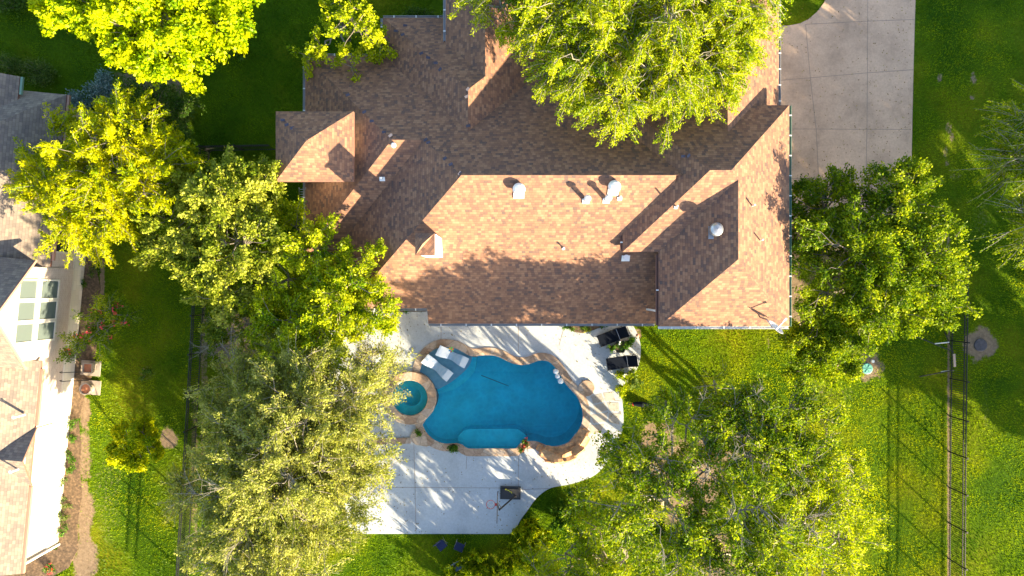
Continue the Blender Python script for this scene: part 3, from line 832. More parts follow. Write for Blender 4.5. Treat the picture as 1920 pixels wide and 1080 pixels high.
def dsp(px, py, z1, z0, dy=0): x, y, _ = P(px, py, z1); db.box((x, y, (z0 + z1) / 2), (.09, .09, z1 - z0))
db.box((6.98, -1.1, 4.6), (.09, .09, 2.4)); db.box((6.8, -1.1, 3.42), (.44, .1, .09))
hp(db, 'downspout', M['gutter_white'])
db = MB(); db.box((.95, 12.1, 4.1), (.14, .9, .12)); hp(db, 'downspout', M['gutter_white'])
# chimney
cb = MB(); wall(cb, -4.22, 1.5, -3.40, 2.40, 8.38, 3.6); ch = hp(cb, 'chimney', M['stucco'])
cb = roof_mesh('chimney_cap', shift([[(-4.31, 1.45, 8.42), (-3.44, 1.45, 8.42), (-3.44, 2.45, 8.42), (-3.95, 1.95, 8.68)], [(-3.44, 2.45, 8.42), (-4.31, 2.45, 8.42), (-4.31, 1.45, 8.42), (-3.95, 1.95, 8.68)]]), M['shingle'], house, .08)
cb.parent = ch
# dark lifted ridge caps
for px, py, z in [(742, 58, 3.6), (755, 65, 3.8), (790, 100, 4.6), (803, 108, 4.85), (817, 118, 5.15), (825, 130, 5.35), (877, 17, 4.6), (890, 27, 4.9), (877, 167, 6.1), (875, 181, 6.1), (878, 236, 6.12), (652, 178, 4.9), (683, 210, 5.5), (697, 227, 5.75), (720, 248, 6.15), (732, 254, 6.35), (798, 262, 6.5), (803, 267, 6.6), (834, 297, 7.15), (845, 308, 7.35), (862, 325, 7.6), (530, 225, 6.4), (538, 234, 6.55), (548, 240, 6.7), (1258, 274, 7.3), (1268, 279, 7.4), (1281, 293, 7.75), (1291, 292, 7.85), (613, 115, 3.3), (760, 48, 3.4)]:
    x, y, _ = P(px, py, z)
    rb = MB().box((x, y, z + .015), (.2, .12, .02), rng.random() * 1.2 - .2, .3, .2)
    hp(rb, 'ridge_cap', M['ridge_cap'])
# roof vents
def turbine(px, py, zf, r, mat='white_metal'):
    z = 7.2
    for _ in range(8): x, y, _q = P(px, py, z + .3); z = zf(x, y)
    mb = MB().lathe((x, y, z), [(r * .62, -.15), (r * .62, .22), (r, .24), (r * 1.02, .34), (r * .93, .44), (r * .62, .53), (.01, .57)], 24, False)
    mb.box((x, y - .12, z - .03), (r * 1.7, r * 1.9, .03), 0, math.atan(k) if zf is zS else 0)
    return hp(mb, 'roof_vent', M[mat], None, False)
turbine(973, 355, zS, .29); turbine(1152, 350, zS, .29)
turbine(1343, 430, lambda x, y: 6 + k * (x - 7.05), .31, 'galv')
def flue(px, py, zf, r=.1, h=.75, cap=True, base=.24):
    z = 5.
    for _ in range(10): x, y, _q = P(px, py, z + h * .5); z = zf(x, y)
    mb = MB().lathe((x, y, z), [(r, -.1), (r, h), (.01, h)], 14, False)
    if cap: mb.lathe((x, y, z + h), [(r * 1.5, -.1), (r * 1.6, 0), (r * .9, .09), (.01, .1)], 14, False)
    if base: mb.box((x, y - .03, z + .02), (base * 1.35, base * 1.1, .02), 0, math.atan(k))
    return hp(mb, 'vent_pipe', M['white_metal'])
flue(1100, 374, zS, .1, .8); flue(1139, 373, zS, .1, .8); flue(1163, 370, zS, .05, .4, False, .16)
flue(1057, 465, zS, .035, .35, False, .1)
E_s = lambda x, y: 6 + k * (y - 1.74); D_e = lambda x, y: 6 + k * (13.33 - x)
flue(1269, 387, E_s, .04, .4, False, .12); flue(1413, 385, D_e, .04, .4, False, 0); flue(1428, 450, D_e, .04, .4, False, 0)
flue(741, 276, zMW, .08, 1.0, True, .3); flue(716, 334, zWS, .05, .2, False, .2); flue(1174, 483, zS, .14, .3, False, .3)
# satellite dish at the south-east corner of the roof
dish = hp(MB().bar((12.15, -1.45, 6.2), (12.3, -1.85, 6.5), .03).bar((12.3, -1.85, 6.5), (12.36, -1.86, 6.72), .03), 'satellite_dish', M['galv'])
db = MB(); cen = Vector((12.4, -1.82, 6.78)) ; ax = Vector((.5, .62, .42)).normalized(); u = ax.cross(Vector((0, 0, 1))).normalized(); v = ax.cross(u)
vs = []; fs = []
for i, (rr, dp) in enumerate([(.02, -.1), (.2, -.075), (.36, -.02), (.42, 0), (.44, -.012)]):
    for j in range(24):
        t = 2 * math.pi * j / 24; vs.append(cen + ax * dp + u * math.cos(t) * rr * 1.0 + v * math.sin(t) * rr * .92)
for i in range(4):
    for j in range(24): fs.append((i * 24 + j, i * 24 + (j + 1) % 24, (i + 1) * 24 + (j + 1) % 24, (i + 1) * 24 + j))
db.add(vs, fs); o = hp(db, 'reflector', M['white_metal'], dish, True)
o = hp(MB().bar(cen - v * .3, cen + ax * .55 - v * .1, .022).box(cen + ax * .58 - v * .1, (.14, .09, .09), .8), 'receiver_arm', M['white_metal'], dish)

# ladder against the west eave
ld = empty('ladder', (*G(567, 402), 0), 'grey ladder leaning on the west gutter beside the square tower', 'ladder')
lx, ly = G(567, 402); tp = Vector(P(567, 352, 3.15)) - Vector((lx, ly, 0))
for s in (-.17, .17): MB().bar((s * 1.1, 0, 0), (tp.x + s, tp.y, tp.z), .03, 5).build('rail', M['galv'], ld)
for i in range(11):
    q = tp * ((i + .7) / 11.3); MB().bar((q.x - .18, q.y, q.z), (q.x + .18, q.y, q.z), .02, 5).build('rung', M['galv'], ld)

# ------------------------------------------------------------------ the neighbour's house
NA = Vector((*G(160, 480), 0)); NBp = Vector((*G(108, 1020), 0))
NU = (NBp - NA).normalized(); NW = Vector((-NU.y, NU.x, 0))
if NW.x < 0: NW = -NW
def N(u, w_, z): return NA + NU * u + NW * w_ + Vector((0, 0, z))
nh = empty('brick_house', NA, 'neighbouring pale brick house with grey brown shingle roofs at the left edge', 'house')
NL = (NBp - NA).length
def npart(mb, name, mat, parent=None):
    mb.v = [tuple(Vector(v) - NA) for v in mb.v]
    return mb.build(name, mat, parent or nh)
def nquad(mb, pts): mb.add([N(*p) for p in pts], [tuple(range(len(pts)))])
def nbox(mb, u0, u1, w0, w1, z0, z1):
    vs = [N(u, w_, z) for u in (u0, u1) for w_ in (w0, w1) for z in (z0, z1)]
    mb.add(vs, [(0, 1, 3, 2), (4, 6, 7, 5), (0, 4, 5, 1), (2, 3, 7, 6), (0, 2, 6, 4), (1, 5, 7, 3)])
mb = MB(); nbox(mb, -7.9, NL, -14, 0, 1.0, 3.3); npart(mb, 'wall', M['brick_n'])
mb = MB(); nbox(mb, -7.93, NL + .03, -14.03, .04, 0, 1.0); npart(mb, 'wainscot', M['lime_n'])
# tall gable bay
mb = MB()
gu0, gu1, gm = .75, 5.55, 3.2
pts = [(gu0, .06, 1.02), (gu1, .06, 1.02), (gu1, .06, 4.75), (gm, .06, 6.75), (gu0, .06, 4.75)]
vs = [N(*p) for p in pts] + [N(p[0], -9, p[2]) for p in pts]
mb.add(vs, [(0, 1, 2, 3, 4), (0, 5, 6, 1), (1, 6, 7, 2), (4, 9, 5, 0), (2, 7, 8, 3), (3, 8, 9, 4)])
npart(mb, 'gable_wall', M['brick_n'])
def nroof(name, faces, thick=.14):
    return roof_mesh(name, [[tuple(N(*p) - NA) for p in f] for f in faces], M['shingle_n'], nh, thick)
ov = .28
nroof('roof', [[(gu0 - .35, ov, 4.52), (gm, ov, 6.95), (gm, -12, 6.95), (gu0 - .35, -12, 4.52)], [(gu1 + .35, ov, 4.52), (gm, ov, 6.95), (gm, -12, 6.95), (gu1 + .35, -12, 4.52)]])
mb = MB()
for ua in (gu0 - .36, gu1 + .36):
    a = N(ua, ov + .03, 4.42); b = N(gm, ov + .03, 6.87); npart(MB().bar(a, b, .07, 4), 'bargeboard', M['wood'])
sl_ = .55
zr = lambda w_: 3.3 + sl_ * (ov - w_)
UE = -8.3
ga, gb = gu0 - .05, gu1 + .05
nroof('roof', [[(gb, ov, 3.3), (NL + .3, ov, 3.3), (NL + .3, -8, zr(-8)), (gb, -8, zr(-8))], [(ga, -2.3, zr(-2.3)), (gb, -2.3, zr(-2.3)), (gb, -8, zr(-8)), (ga, -8, zr(-8))],
  [(UE, ov, 3.3), (ga, ov, 3.3), (ga, -8, zr(-8)), (UE + 7.2, -8, zr(-8)), (UE + 1.0, -1.0, zr(-1.0)), ],
  [(UE, ov, 3.3), (UE + 1.0, -1.0, zr(-1.0)), (UE + 7.2, -8, zr(-8)), (UE, -8, 3.3 + .05)]])
# higher roof in the far corner
nroof('roof', [[(UE - .6, -1.9, 3.75), (UE + 4, -1.9, 3.75), (UE + 4, -8, 3.75 + 6.1 * .5), (UE - .6, -8, 3.75 + 6.1 * .5)]])
mb = MB(); nbox(mb, UE - .6, UE + .3, -1.88, -1.76, 3.6, 3.72); npart(mb, 'gutter', M['gutter_green'])
# small gable over the garage window
gz = lambda w_: zr(w_) + .02
nroof('roof', [[(9.05, ov + .12, 3.28), (10.65, ov + .12, 4.15), (10.65, -1.25, 4.15)], [(12.15, ov + .12, 3.28), (10.65, ov + .12, 4.15), (10.65, -1.25, 4.15)]], .1)
mb = MB(); mb.add([N(9.2, .05, 3.2), N(12.0, .05, 3.2), N(10.65, .05, 4.02)], [(0, 1, 2)]); npart(mb, 'gable_wall', M['lime_n'])
mb = MB(); nbox(mb, NL - .06, NL + .04, .05, .16, 0, 3.3); npart(mb, 'downspout', M['gutter_white'])
for ua, ub in ((UE, gu0 - .4), (gu1 + .5, 9.0), (12.2, NL + .3)):
    mb = MB(); nbox(mb, ua, ub, ov + .01, ov + .13, 3.12, 3.26); npart(mb, 'gutter', M['wood'])
def nwin(u0, u1, z0, z1, w_=.06, mat='glass', lab=None, frame='lime_n'):
    mb = MB(); t = .09
    nbox(mb, u0 - t, u1 + t, w_, w_ + .05, z0 - t, z0); nbox(mb, u0 - t, u1 + t, w_, w_ + .05, z1, z1 + t)
    nbox(mb, u0 - t, u0, w_, w_ + .05, z0, z1); nbox(mb, u1, u1 + t, w_, w_ + .05, z0, z1)
    fr = npart(mb, 'window', M[frame])
    mb = MB(); nbox(mb, u0, u1, w_ + .004, w_ + .012, z0, z1); p = npart(mb, 'pane', M[mat], fr)
for z0, z1 in ((2.2, 3.5), (3.85, 5.05)):
    for u0, u1 in ((1.45, 2.35), (2.55, 3.45), (3.65, 4.55)): nwin(u0, u1, z0, z1)
nwin(-1.9, -.15, 1.45, 2.75, .0, 'glass_dark')
nwin(9.35, 10.25, 1.5, 2.7, .0, 'white', frame='lime_n'); nwin(10.45, 11.35, 1.5, 2.7, .0, 'white')
for px, py in [(28, 782), (22, 884)]:
    x, y, z = P(px, py, 4.3); mb = MB(); mb.lathe((x, y, 3.6), [(.06, 0), (.06, .75), (.08, .75), (.08, .82), (.01, .82)], 12, False)
    npart(mb, 'vent_pipe', M['white_metal'])
# ------------------------------------------------------------------ fences
def fence(pts_px, label, h=1.5, bay=2.05):
    pw = [Vector((*G(x, y), 0)) for x, y in pts_px]
    root = empty('iron_fence', pw[0], label, 'fence')
    for a, b in zip(pw[:-1], pw[1:]):
        d = b - a; n = max(1, round(d.length / bay)); L = d.length / n; u = d.normalized(); rz = math.atan2(u.y, u.x)
        for i in range(n):
            p = a + u * L * i - pw[0]
            MB().box((p.x, p.y, h / 2 + .04), (.065, .065, h + .08)).box((p.x, p.y, h + .1), (.09, .09, .03)).build('post', M['black_metal'], root)
            m = p + u * L / 2
            for z in (.15, h - .28, h - .06): MB().box((m.x, m.y, z), (L - .066, .045, .045), rz).build('rail', M['black_metal'], root)
            mb = MB(); c = int(L / .115)
            for j in range(1, c):
                q = p + u * L * j / c; mb.box((q.x, q.y, h / 2), (.013, .024, h - .04))
            mb.build('picket_panel', M['black_metal'], root)
    return root
fence([(1777, 1180), (1780, 780), (1784, 497)], 'long black iron picket fence along the right side of the back lawn')
fence([(394, 286), (386, 480), (382, 590), (378, 660), (370, 799), (356, 1017), (349, 1140)], 'black iron picket fence between the two gardens on the left')
fence([(396, 283), (520, 281)], 'short black iron fence joining the left fence to the square tower', 1.4)

# ------------------------------------------------------------------ pool furniture
def in_pool_lounger(px, py, ang, label):
    x, y, _ = P(px, py, .1)
    root = empty('pool_lounger', (x, y, -.2), label, 'pool lounger', 'white loungers on the tanning ledge', ang)
    n = 22; vs = []
    for i in range(n + 1):
        t = i / n; X = -.92 + 1.8 * t
        z = .62 - .50 * (1 - math.cos(math.pi * min(1, t / .5))) / 2 if t < .5 else .12 + .10 * math.sin((t - .5) * 2 * math.pi * .5)
        wdt = .31 - .075 * math.exp(-((t - .5) / .2) ** 2)
        vs += [(X, -wdt, z), (X, wdt, z), (X, wdt, z - .06), (X, -wdt, z - .06)]
    fs = []
    for i in range(n):
        for j in range(4): fs.append((i * 4 + j, i * 4 + (j + 1) % 4, i * 4 + 4 + (j + 1) % 4, i * 4 + 4 + j))
    fs += [(3, 2, 1, 0), (n * 4, n * 4 + 1, n * 4 + 2, n * 4 + 3)]
    MB().add(vs, fs).build('shell', M['white_resin'], root)
    for bx_ in (((-.72, 0, .26), (.06, .5, .5)), ((-.05, 0, .04), (.3, .35, .1)), ((.72, 0, .06), (.1, .45, .12))): MB().box(*bx_).build('foot', M['white_resin'], root)
    return root
in_pool_lounger(849, 669, -math.atan2(27, 54), 'white pool lounger with a colourful pinwheel toy lying on it')
in_pool_lounger(821, 690, -math.atan2(35, 43), 'white pool lounger nearer the round spa with nothing on it')
pw_ = empty('pinwheel_toy', (*P(846, 656, .5)[:2], .42), 'small multicoloured pinwheel toy lying on the white pool lounger', 'toy')
for i, c in enumerate([(.8, .25, .02), (.1, .5, .05), (.8, .6, .03), (.05, .3, .6), (.6, .1, .1), (.2, .6, .1)]):
    a = i * math.pi / 3; m = plain('petal_paint', c, .5)
    MB().add([(0, 0, .02), (.15 * math.cos(a), .15 * math.sin(a), 0), (.17 * math.cos(a + .5), .17 * math.sin(a + .5), .05), (.1 * math.cos(a + .9), .1 * math.sin(a + .9), .02)], [(0, 1, 2, 3)]).build('petal', m, pw_)
for (px, py), lb in zip([(1042.6, 696.5), (1045.6, 705.3), (1051.4, 714.5)], ['upper white pool globe floating at the coping', 'smaller middle white pool globe touching the two others', 'lower white pool globe floating by the coping']):
    r = .165 if 'middle' not in lb else .14
    prof = [(max(.01, r * math.sin(t * math.pi / 12)), -r * math.cos(t * math.pi / 12)) for t in range(13)]
    o = MB().lathe((0, 0, 0), prof, 20, False).build('floating_globe', M['white_resin'], None, True); o.location = (*P(px, py, .1)[:2], .08)
    tag(o, lb, 'float', 'white globes floating in the pool')

def chaise(px, py, ang, label):
    x, y, _ = P(px, py, .4)
    root = empty('chaise_lounge', (x, y, DZ), label, 'chaise lounge', 'black chaise lounges on the deck', ang)
    W = .33; fr = MB()
    for s in (-W, W):
        fr.bar((0, s, .33), (1.78, s, .33), .016); 
        for X in (.12, 1.62): fr.bar((X, s, .33), (X, s, 0), .014)
    for X in (0, 1.15, 1.5, 1.78): fr.bar((X, -W, .33), (X, W, .33), .014)
    fr.build('frame', M['black_metal'], root)
    MB().box((.575, 0, .345), (1.15, W * 2 - .03, .02)).build('seat', M['black_fabric'], root)
    a = R(44); L = .66; bk = MB().box((1.17 + math.cos(a) * L / 2, 0, .345 + math.sin(a) * L / 2), (L, W * 2 - .07, .02), 0, 0, -a)
    b = bk.build('backrest', M['black_fabric'], root)
    for s in (-1, 1):
        MB().bar((1.16, s * (W - .02), .36), (1.17 + math.cos(a) * L, s * (W - .02), .35 + math.sin(a) * L), .014).build('back_rail', M['black_metal'], root)
        MB().bar((1.5, s * (W - .04), .33), (1.45, s * (W - .04), .62), .01).build('back_prop', M['black_metal'], root)
    MB().box((1.145, 0, .357), (.025, W * 2 - .02, .012)).build('strap', M['galv'], root)
    return root
chaise(1123, 640.5, math.atan2(21, 52), 'black chaise lounge set at a slant just below the roof gutter')
chaise(1138, 683.5, math.atan2(9, 57), 'black chaise lounge lying level below the black planter')

def planter(px, py, r, h, label, mat, plant_n, pr, n=6, z=DZ, leaf=.09, flowers=None, blades=False, group=None, pm='pot', cat='potted plant', ph=.35):
    x, y, _ = P(px, py, z + h)
    root = empty('potted_plant', (x, y, z), label, cat, group)
    MB().lathe((0, 0, 0), [(r * .7, 0), (r, h), (r * .88, h), (r * .8, h - .06)], n, False).build('pot', M[mat], root)
    MB().lathe((0, 0, 0), [(r * .82, h - .06), (.01, h - .05)], n, False).build('soil', M['soil'], root)
    bush('plant', None, None, (0, 0), pr, pr, ph, LM[pm], plant_n, leaf, parent=root, z0=h - .05, flowers=flowers, blades=blades)
    return root
planter(1163, 650, .40, .42, 'large black hexagonal planter between the two black chaises', 'black_plastic', 160, .2, 6, ph=.2)
planter(1180, 643, .17, .3, 'bushy green potted plant right of the black hexagonal planter', 'terracotta', 420, .42, 14, leaf=.13, ph=.6)
planter(1147, 653, .15, .25, 'small light green potted plant left of the black hexagonal planter', 'terracotta', 220, .3, 14, leaf=.11, blades=True, ph=.4)
o = MB().lathe((0, 0, 0), [(.05, 0), (.05, .16), (.03, .2), (.03, .24), (.01, .24)], 12, False).build('white_bottle', M['white_resin']); o.location = (*P(1161, 645, .6)[:2], DZ + .42)
tag(o, 'small white bottle on the black hexagonal planter, nearer its leaves', 'bottle', 'white bottles on the black planter')
o = o.copy(); C.objects.link(o); o.location.x += .03; o.location.y += .13
tag(o, 'small white bottle on the black hexagonal planter, nearer the slanted chaise', 'bottle')
planter(785, 813, .13, .2, 'small dark leafy potted plant on the stone shoulder below the spa', 'terracotta', 190, .2, 14, .19, .09, ph=.2)
planter(850, 837, .16, .22, 'green potted plant on the coping left of the pool bench', 'terracotta', 330, .3, 14, .14, .11, ph=.3)
planter(986, 832, .16, .22, 'potted plant with dark red flowers beside the rock waterfall', 'terracotta', 280, .26, 14, .14, .11, flowers=(M['flower_red'], 22), ph=.35)
planter(978, 844, .11, .18, 'small green potted plant in front of the red flowered pot', 'terracotta', 110, .16, 14, DZ, .08, ph=.2)

# rock waterfall
def boulder(c, r, rot, seed):
    rg = random.Random(seed); import bmesh
    bm = bmesh.new()
    bmesh.ops.create_cube(bm, size=2)
    bmesh.ops.subdivide_edges(bm, edges=bm.edges[:], cuts=3, use_grid_fill=True)
    ph = [rg.uniform(0, 6.28) for _ in range(6)]
    for v in bm.verts:
        p_ = v.co.copy(); l = max(abs(p_.x), abs(p_.y), abs(p_.z))
        s_ = (abs(p_.x) ** 5 + abs(p_.y) ** 5 + abs(p_.z) ** 5) ** .2
        p_ = p_ / s_
        d = 1 + .09 * math.sin(3.1 * p_.x + ph[0]) * math.sin(2.7 * p_.y + ph[1]) + .06 * math.sin(5.3 * p_.x + ph[2] + 3 * p_.z) + .05 * rg.uniform(-1, 1)
        x, y, z = p_.x * r[0] * d, p_.y * r[1] * d, (p_.z * .5 + .5) * r[2] * (1 + .1 * math.sin(2.2 * p_.x + ph[3]) + .12 * math.sin(2.5 * p_.y + ph[4]))
        v.co = (c[0] + x * math.cos(rot) - y * math.sin(rot), c[1] + x * math.sin(rot) + y * math.cos(rot), c[2] + z)
    bm.verts.index_update()
    vs = [tuple(v.co) for v in bm.verts]; fs = [tuple(v.index for v in f.verts) for f in bm.faces]; bm.free()
    return vs, fs
wf = empty('rock_waterfall', (*P(1055, 850, .1)[:2], DZ), 'curved wall of stacked orange brown rocks at the lower right pool edge', 'rock waterfall')
ox, oy = wf.location.x, wf.location.y
def tang(px, py): return math.atan2(-(790 - py), (1046 - px)) + math.pi / 2
for i, (px, py, hgt, la, lb) in enumerate([(1027, 852, .52, .42, .26), (1046, 858, .66, .44, .28), (1066, 853, .7, .42, .27), (1082, 842, .66, .4, .27), (1095, 827, .6, .36, .25), (1098, 814, .45, .26, .24),
      (1033, 845, .34, .36, .2), (1053, 846, .38, .4, .22), (1070, 838, .36, .34, .2), (1082, 826, .34, .34, .2), (1090, 813, .3, .26, .18), (1014, 843, .2, .22, .2), (1038, 864, .3, .5, .15), (1063, 864, .34, .42, .15)]):
    x, y, _ = P(px, py, .4)
    vs, fs = boulder((x - ox, y - oy, -.03), (la, lb, hgt), tang(px, py), i + 3)
    MB().add(vs, fs).build('rock', M['rock'], wf)

# basketball hoop
bh = empty('basketball_hoop', (*P(957, 924, .2)[:2], DZ), 'portable basketball hoop with black base standing on the white deck', 'basketball hoop')
ox, oy = bh.location.x, bh.location.y
def bl(px, py, z): x, y, _ = P(px, py, z); return (x - ox, y - oy, z - DZ)
MB().box((0, 0, .1), (1.15, .7, .16), -.02).box((.0, .0, .2), (.95, .5, .06), -.02).build('base', M['black_plastic'], bh)
MB().bar(bl(967, 929, .25), bl(936, 956, 2.9), .045, 8).build('pole', M['black_metal'], bh)
MB().bar(bl(936, 956, 2.9), bl(933, 946, 2.85), .025).bar(bl(936, 956, 2.6), bl(933, 950, 3.2), .02).bar(bl(940, 952, 2.6), bl(933, 942, 3.1), .02).build('bracket', M['black_metal'], bh)
q = bl(932.5, 951, 3.05); MB().box(q, (.035, 1.42, .85), -.02).build('backboard', M['black_plastic'], bh)
mb = MB(); c = Vector(bl(920, 946, 2.95)); 
ring = [(c.x + .225 * math.cos(t * math.pi / 12), c.y + .225 * math.sin(t * math.pi / 12), c.z) for t in range(25)]
mb.path(ring, .014, 5); mb.box((c.x + .3, c.y, c.z), (.15, .14, .03)); mb.build('rim', M['red'], bh)
mb = MB()
for t in range(12):
    a = t * math.pi / 6; b_ = a + .5
    mb.bar((c.x + .22 * math.cos(a), c.y + .22 * math.sin(a), c.z), (c.x + .12 * math.cos(b_), c.y + .12 * math.sin(b_), c.z - .4), .005, 3)
    mb.bar((c.x + .22 * math.cos(a), c.y + .22 * math.sin(a), c.z), (c.x + .12 * math.cos(a - .5), c.y + .12 * math.sin(a - .5), c.z - .4), .005, 3)
mb.build('net', M['white'], bh)
o = MB().path([(-.28, .1, 0), (-.2, .12, 0), (-.15, .05, 0), (-.06, .06, 0), (0, -.02, 0), (.08, -.05, 0), (.12, -.12, 0)], .022, 6).build('rope_toy', plain('rope_yellow', (.55, .5, .05), .8)); o.location = (*P(956, 921, .35)[:2], DZ + .26)
tag(o, 'short yellow rope lying across the black basketball hoop base', 'rope')

# fallen dark umbrella on the lawn
x, y = G(1198, 757)
um = empty('garden_umbrella', (x, y, 0), 'closed black garden umbrella lying on the shaded grass by the deck', 'umbrella', rz=-.06)
MB().bar((-.35, 0, .14), (.1, 0, .17), .10, 10, .17).bar((.1, 0, .17), (.75, 0, .1), .17, 10, .03).build('canopy', M['black_fabric'], um)
MB().bar((-.62, -.02, .08), (-.3, 0, .14), .03, 8).build('pole', M['black_metal'], um)
MB().box((-.37, -.03, .16), (.05, .16, .1), .3).build('strap', M['red'], um)

# dark blue camp chairs below the deck
def camp_chair(px, py, ang, label, mat):
    root = empty('camp_chair', (*G(px, py), 0), label, 'folding chair', 'blue folding chairs in the tall grass', ang)
    MB().add([(-.25, -.22, .42), (.25, -.22, .42), (.25, .22, .38), (-.25, .22, .38), (-.25, -.22, .4), (.25, -.22, .4), (.25, .22, .36), (-.25, .22, .36)], [(0, 1, 2, 3), (7, 6, 5, 4), (0, 4, 5, 1), (1, 5, 6, 2), (2, 6, 7, 3), (3, 7, 4, 0)]).build('seat', mat, root)
    MB().box((0, .3, .62), (.5, .03, .5), 0, -.3).build('backrest', mat, root)
    for sx in (-1, 1):
        MB().bar((sx * .25, -.22, 0), (sx * .25, .24, .42), .012).build('leg', M['galv'], root)
        MB().bar((sx * .25, .24, 0), (sx * .25, -.22, .42), .012).build('leg', M['galv'], root)
    return root
camp_chair(829, 1018, .7, 'dark blue folding chair just below the deck edge, left of its pair', M['blue_cloth'])
camp_chair(862, 1021, -.4, 'dark blue folding chair just below the deck edge, right of its pair', M['blue_cloth'])
camp_chair(860, 1056, .5, 'grey blue folding chair sunk deepest in the tall grass', plain('slate_cloth', (.12, .16, .22), .8))
cc = camp_chair(604, 750, .2, 'light blue folding chair glimpsed between the olive tree branches', plain('sky_cloth', (.2, .45, .7), .7))
cc.location.z = DZ if inpoly(np.array([cc.location.x]), np.array([cc.location.y]), deck_w)[0] else 0

# septic lid, riser, manhole
o = MB().lathe((0, 0, 0), [(.31, 0), (.31, .07), (.28, .09), (.01, .1)], 28, False); 
for i in range(6):
    a = i * math.pi / 3; o.box((.14 * math.cos(a), .14 * math.sin(a), .1), (.22, .02, .03), a)
o = o.build('septic_lid', plain('mint_plastic', (.12, .38, .3), .5)); o.location = (*G(1625, 691), 0); tag(o, 'round mint green septic lid in a patch of bare soil', 'utility lid')
o = MB().lathe((0, 0, 0), [(.09, 0), (.09, .12), (.07, .15), (.01, .15)], 16, False).build('riser_cap', M['white']); o.location = (*G(1635, 677), 0); tag(o, 'small white pipe cap beside the green septic lid', 'pipe cap')
o = MB().lathe((0, 0, 0), [(.37, 0), (.37, .05), (.33, .07), (.01, .07)], 28, False).build('manhole_cover', plain('cast_iron', (.07, .065, .075), .6, .3, .3, 8)); o.location = (*G(1838, 647), 0); tag(o, 'round dark manhole cover ringed by dry sandy grass outside the right fence', 'manhole cover')
o = MB().lathe((0, 0, 0), [(.1, 0), (.1, .1), (.01, .14)], 12, False).build('sprinkler_cap', M['wood']); o.location = (*G(1195, 629), 0); tag(o, 'small brown clump of dry mulch cover at the deck edge by the slanted chaise', 'garden cap')

# pipe frame by the fence
pf = empty('pipe_frame', (*G(1778, 665), 0), 'black and white pipe frame lying on the grass against the right fence', 'pipe frame')
ox, oy = pf.location.x, pf.location.y
g = lambda px, py, z: (G(px, py)[0] - ox, G(px, py)[1] - oy, z)
for a_, b_ in ((g(1713, 629, .05), g(1777, 658, .5)), (g(1770, 622, .05), g(1777, 660, .5)), (g(1722, 706, .05), g(1778, 692, .5))): MB().bar(a_, b_, .03).build('leg', M['black_metal'], pf)
MB().bar(g(1746, 643.5, .35), g(1773, 641, .3), .03, 8).build('crossbar', M['white_metal'], pf)
MB().bar(g(1758, 696, .3), g(1779, 692.5, .45), .03, 8).build('crossbar', M['white_metal'], pf)
MB().box(g(1779, 674, .5), (.12, .72, .04), .06).build('board', plain('pinkish_board', (.6, .42, .34), .7), pf)

# pots, pads and hooks by the neighbour's wall
def pad(px, py, w_, d, lb):
    o = MB().box((0, 0, .05), (w_, d, .05)).build('concrete_pad', M['concrete_pad']); o.location = (*G(px, py), .03); o.rotation_euler.z = -.09; tag(o, lb, 'concrete pad', 'concrete pads by the wall')
pad(172, 690, 1.1, .85, 'pale concrete pad under the square planter'); pad(172, 726, 1.1, .8, 'pale concrete pad under the round barrel planter')
def npot(px, py, r, h, n, lb):
    x, y, _ = P(px, py, h)
    root = empty('planter', (x, y, .08), lb, 'planter', rz=.75 if n == 4 else 0)
    MB().lathe((0, 0, 0), [(r * .72, 0), (r, h), (r * .84, h), (r * .78, h - .08)], n, False).build('pot', M['concrete_pad'], root)
    MB().lathe((0, 0, 0), [(r * .8, h - .08), (.01, h - .06)], n, False).build('soil', M['terracotta'], root)
npot(165, 690, .4, .5, 4, 'square pale planter with dry soil beside the neighbour wall'); npot(161, 729, .34, .55, 20, 'round pale barrel planter with dry soil beside the neighbour wall')
def hook(bx, by, tx, ty, lb):
    x, y = G(bx, by); root = empty('shepherd_hook', (x, y, 0), lb, 'garden hook', 'garden hooks by the wall')
    t = Vector(P(tx, ty, 2.3)) - Vector((x, y, 0))
    pts = [(0, 0, 0), (t.x * .6, t.y * .6 + .02, 1.7), (t.x * .85, t.y * .8, 2.2), (t.x, t.y, 2.3), (t.x * 1.05, t.y, 2.1)]
    MB().path(pts, .022, 6).build('hook_rod', M['black_metal'], root)
hook(162, 697, 112, 698, 'black garden hook curving over the square planter'); hook(168, 713, 112, 714, 'black garden hook curving between the two planters')
# ------------------------------------------------------------------ trees
# (px, py, z, r, rz) lobes in photo pixels
tree('maple_tree', 'bright yellow green maple like tree at the top left corner', 'tree', (300, -10),
     [(250, 10, 6.5, 3.0, 1.6), (380, 30, 6.2, 2.1, 1.4), (170, -20, 6, 2.0, 1.3), (290, 80, 6.2, 2.1, 1.2), (340, 120, 5.2, 1.3, .8), (430, -20, 5.8, 1.4, 1.0), (120, 5, 5.5, 1.1, .8), (240, -90, 7.5, 3.0, 1.8), (410, 65, 5.6, 1.2, .9)],
     LM['bright'], .21, 1.15, aspect=.7, spray=.6, cl_size=.24, droop=.15, shell=.55)
tree('feathery_tree', 'golden feathery tree leaning over the neighbour roof on the left', 'tree', (255, 345),
     [(200, 320, 6.3, 2.2, 1.6), (120, 340, 5.6, 1.7, 1.2), (150, 400, 5.4, 1.8, 1.2), (240, 260, 6.2, 1.9, 1.3), (290, 330, 6, 1.8, 1.3), (110, 270, 5.3, 1.2, .9), (180, 430, 4.6, 1.1, .7), (330, 290, 5, 1.3, .9), (215, 390, 5.8, 1.6, 1.1), (75, 345, 5, 1.0, .7)],
     LM['feather'], .2, 1.6, aspect=.3, spray=1.0, cl_size=.17, droop=.35, shell=.45)
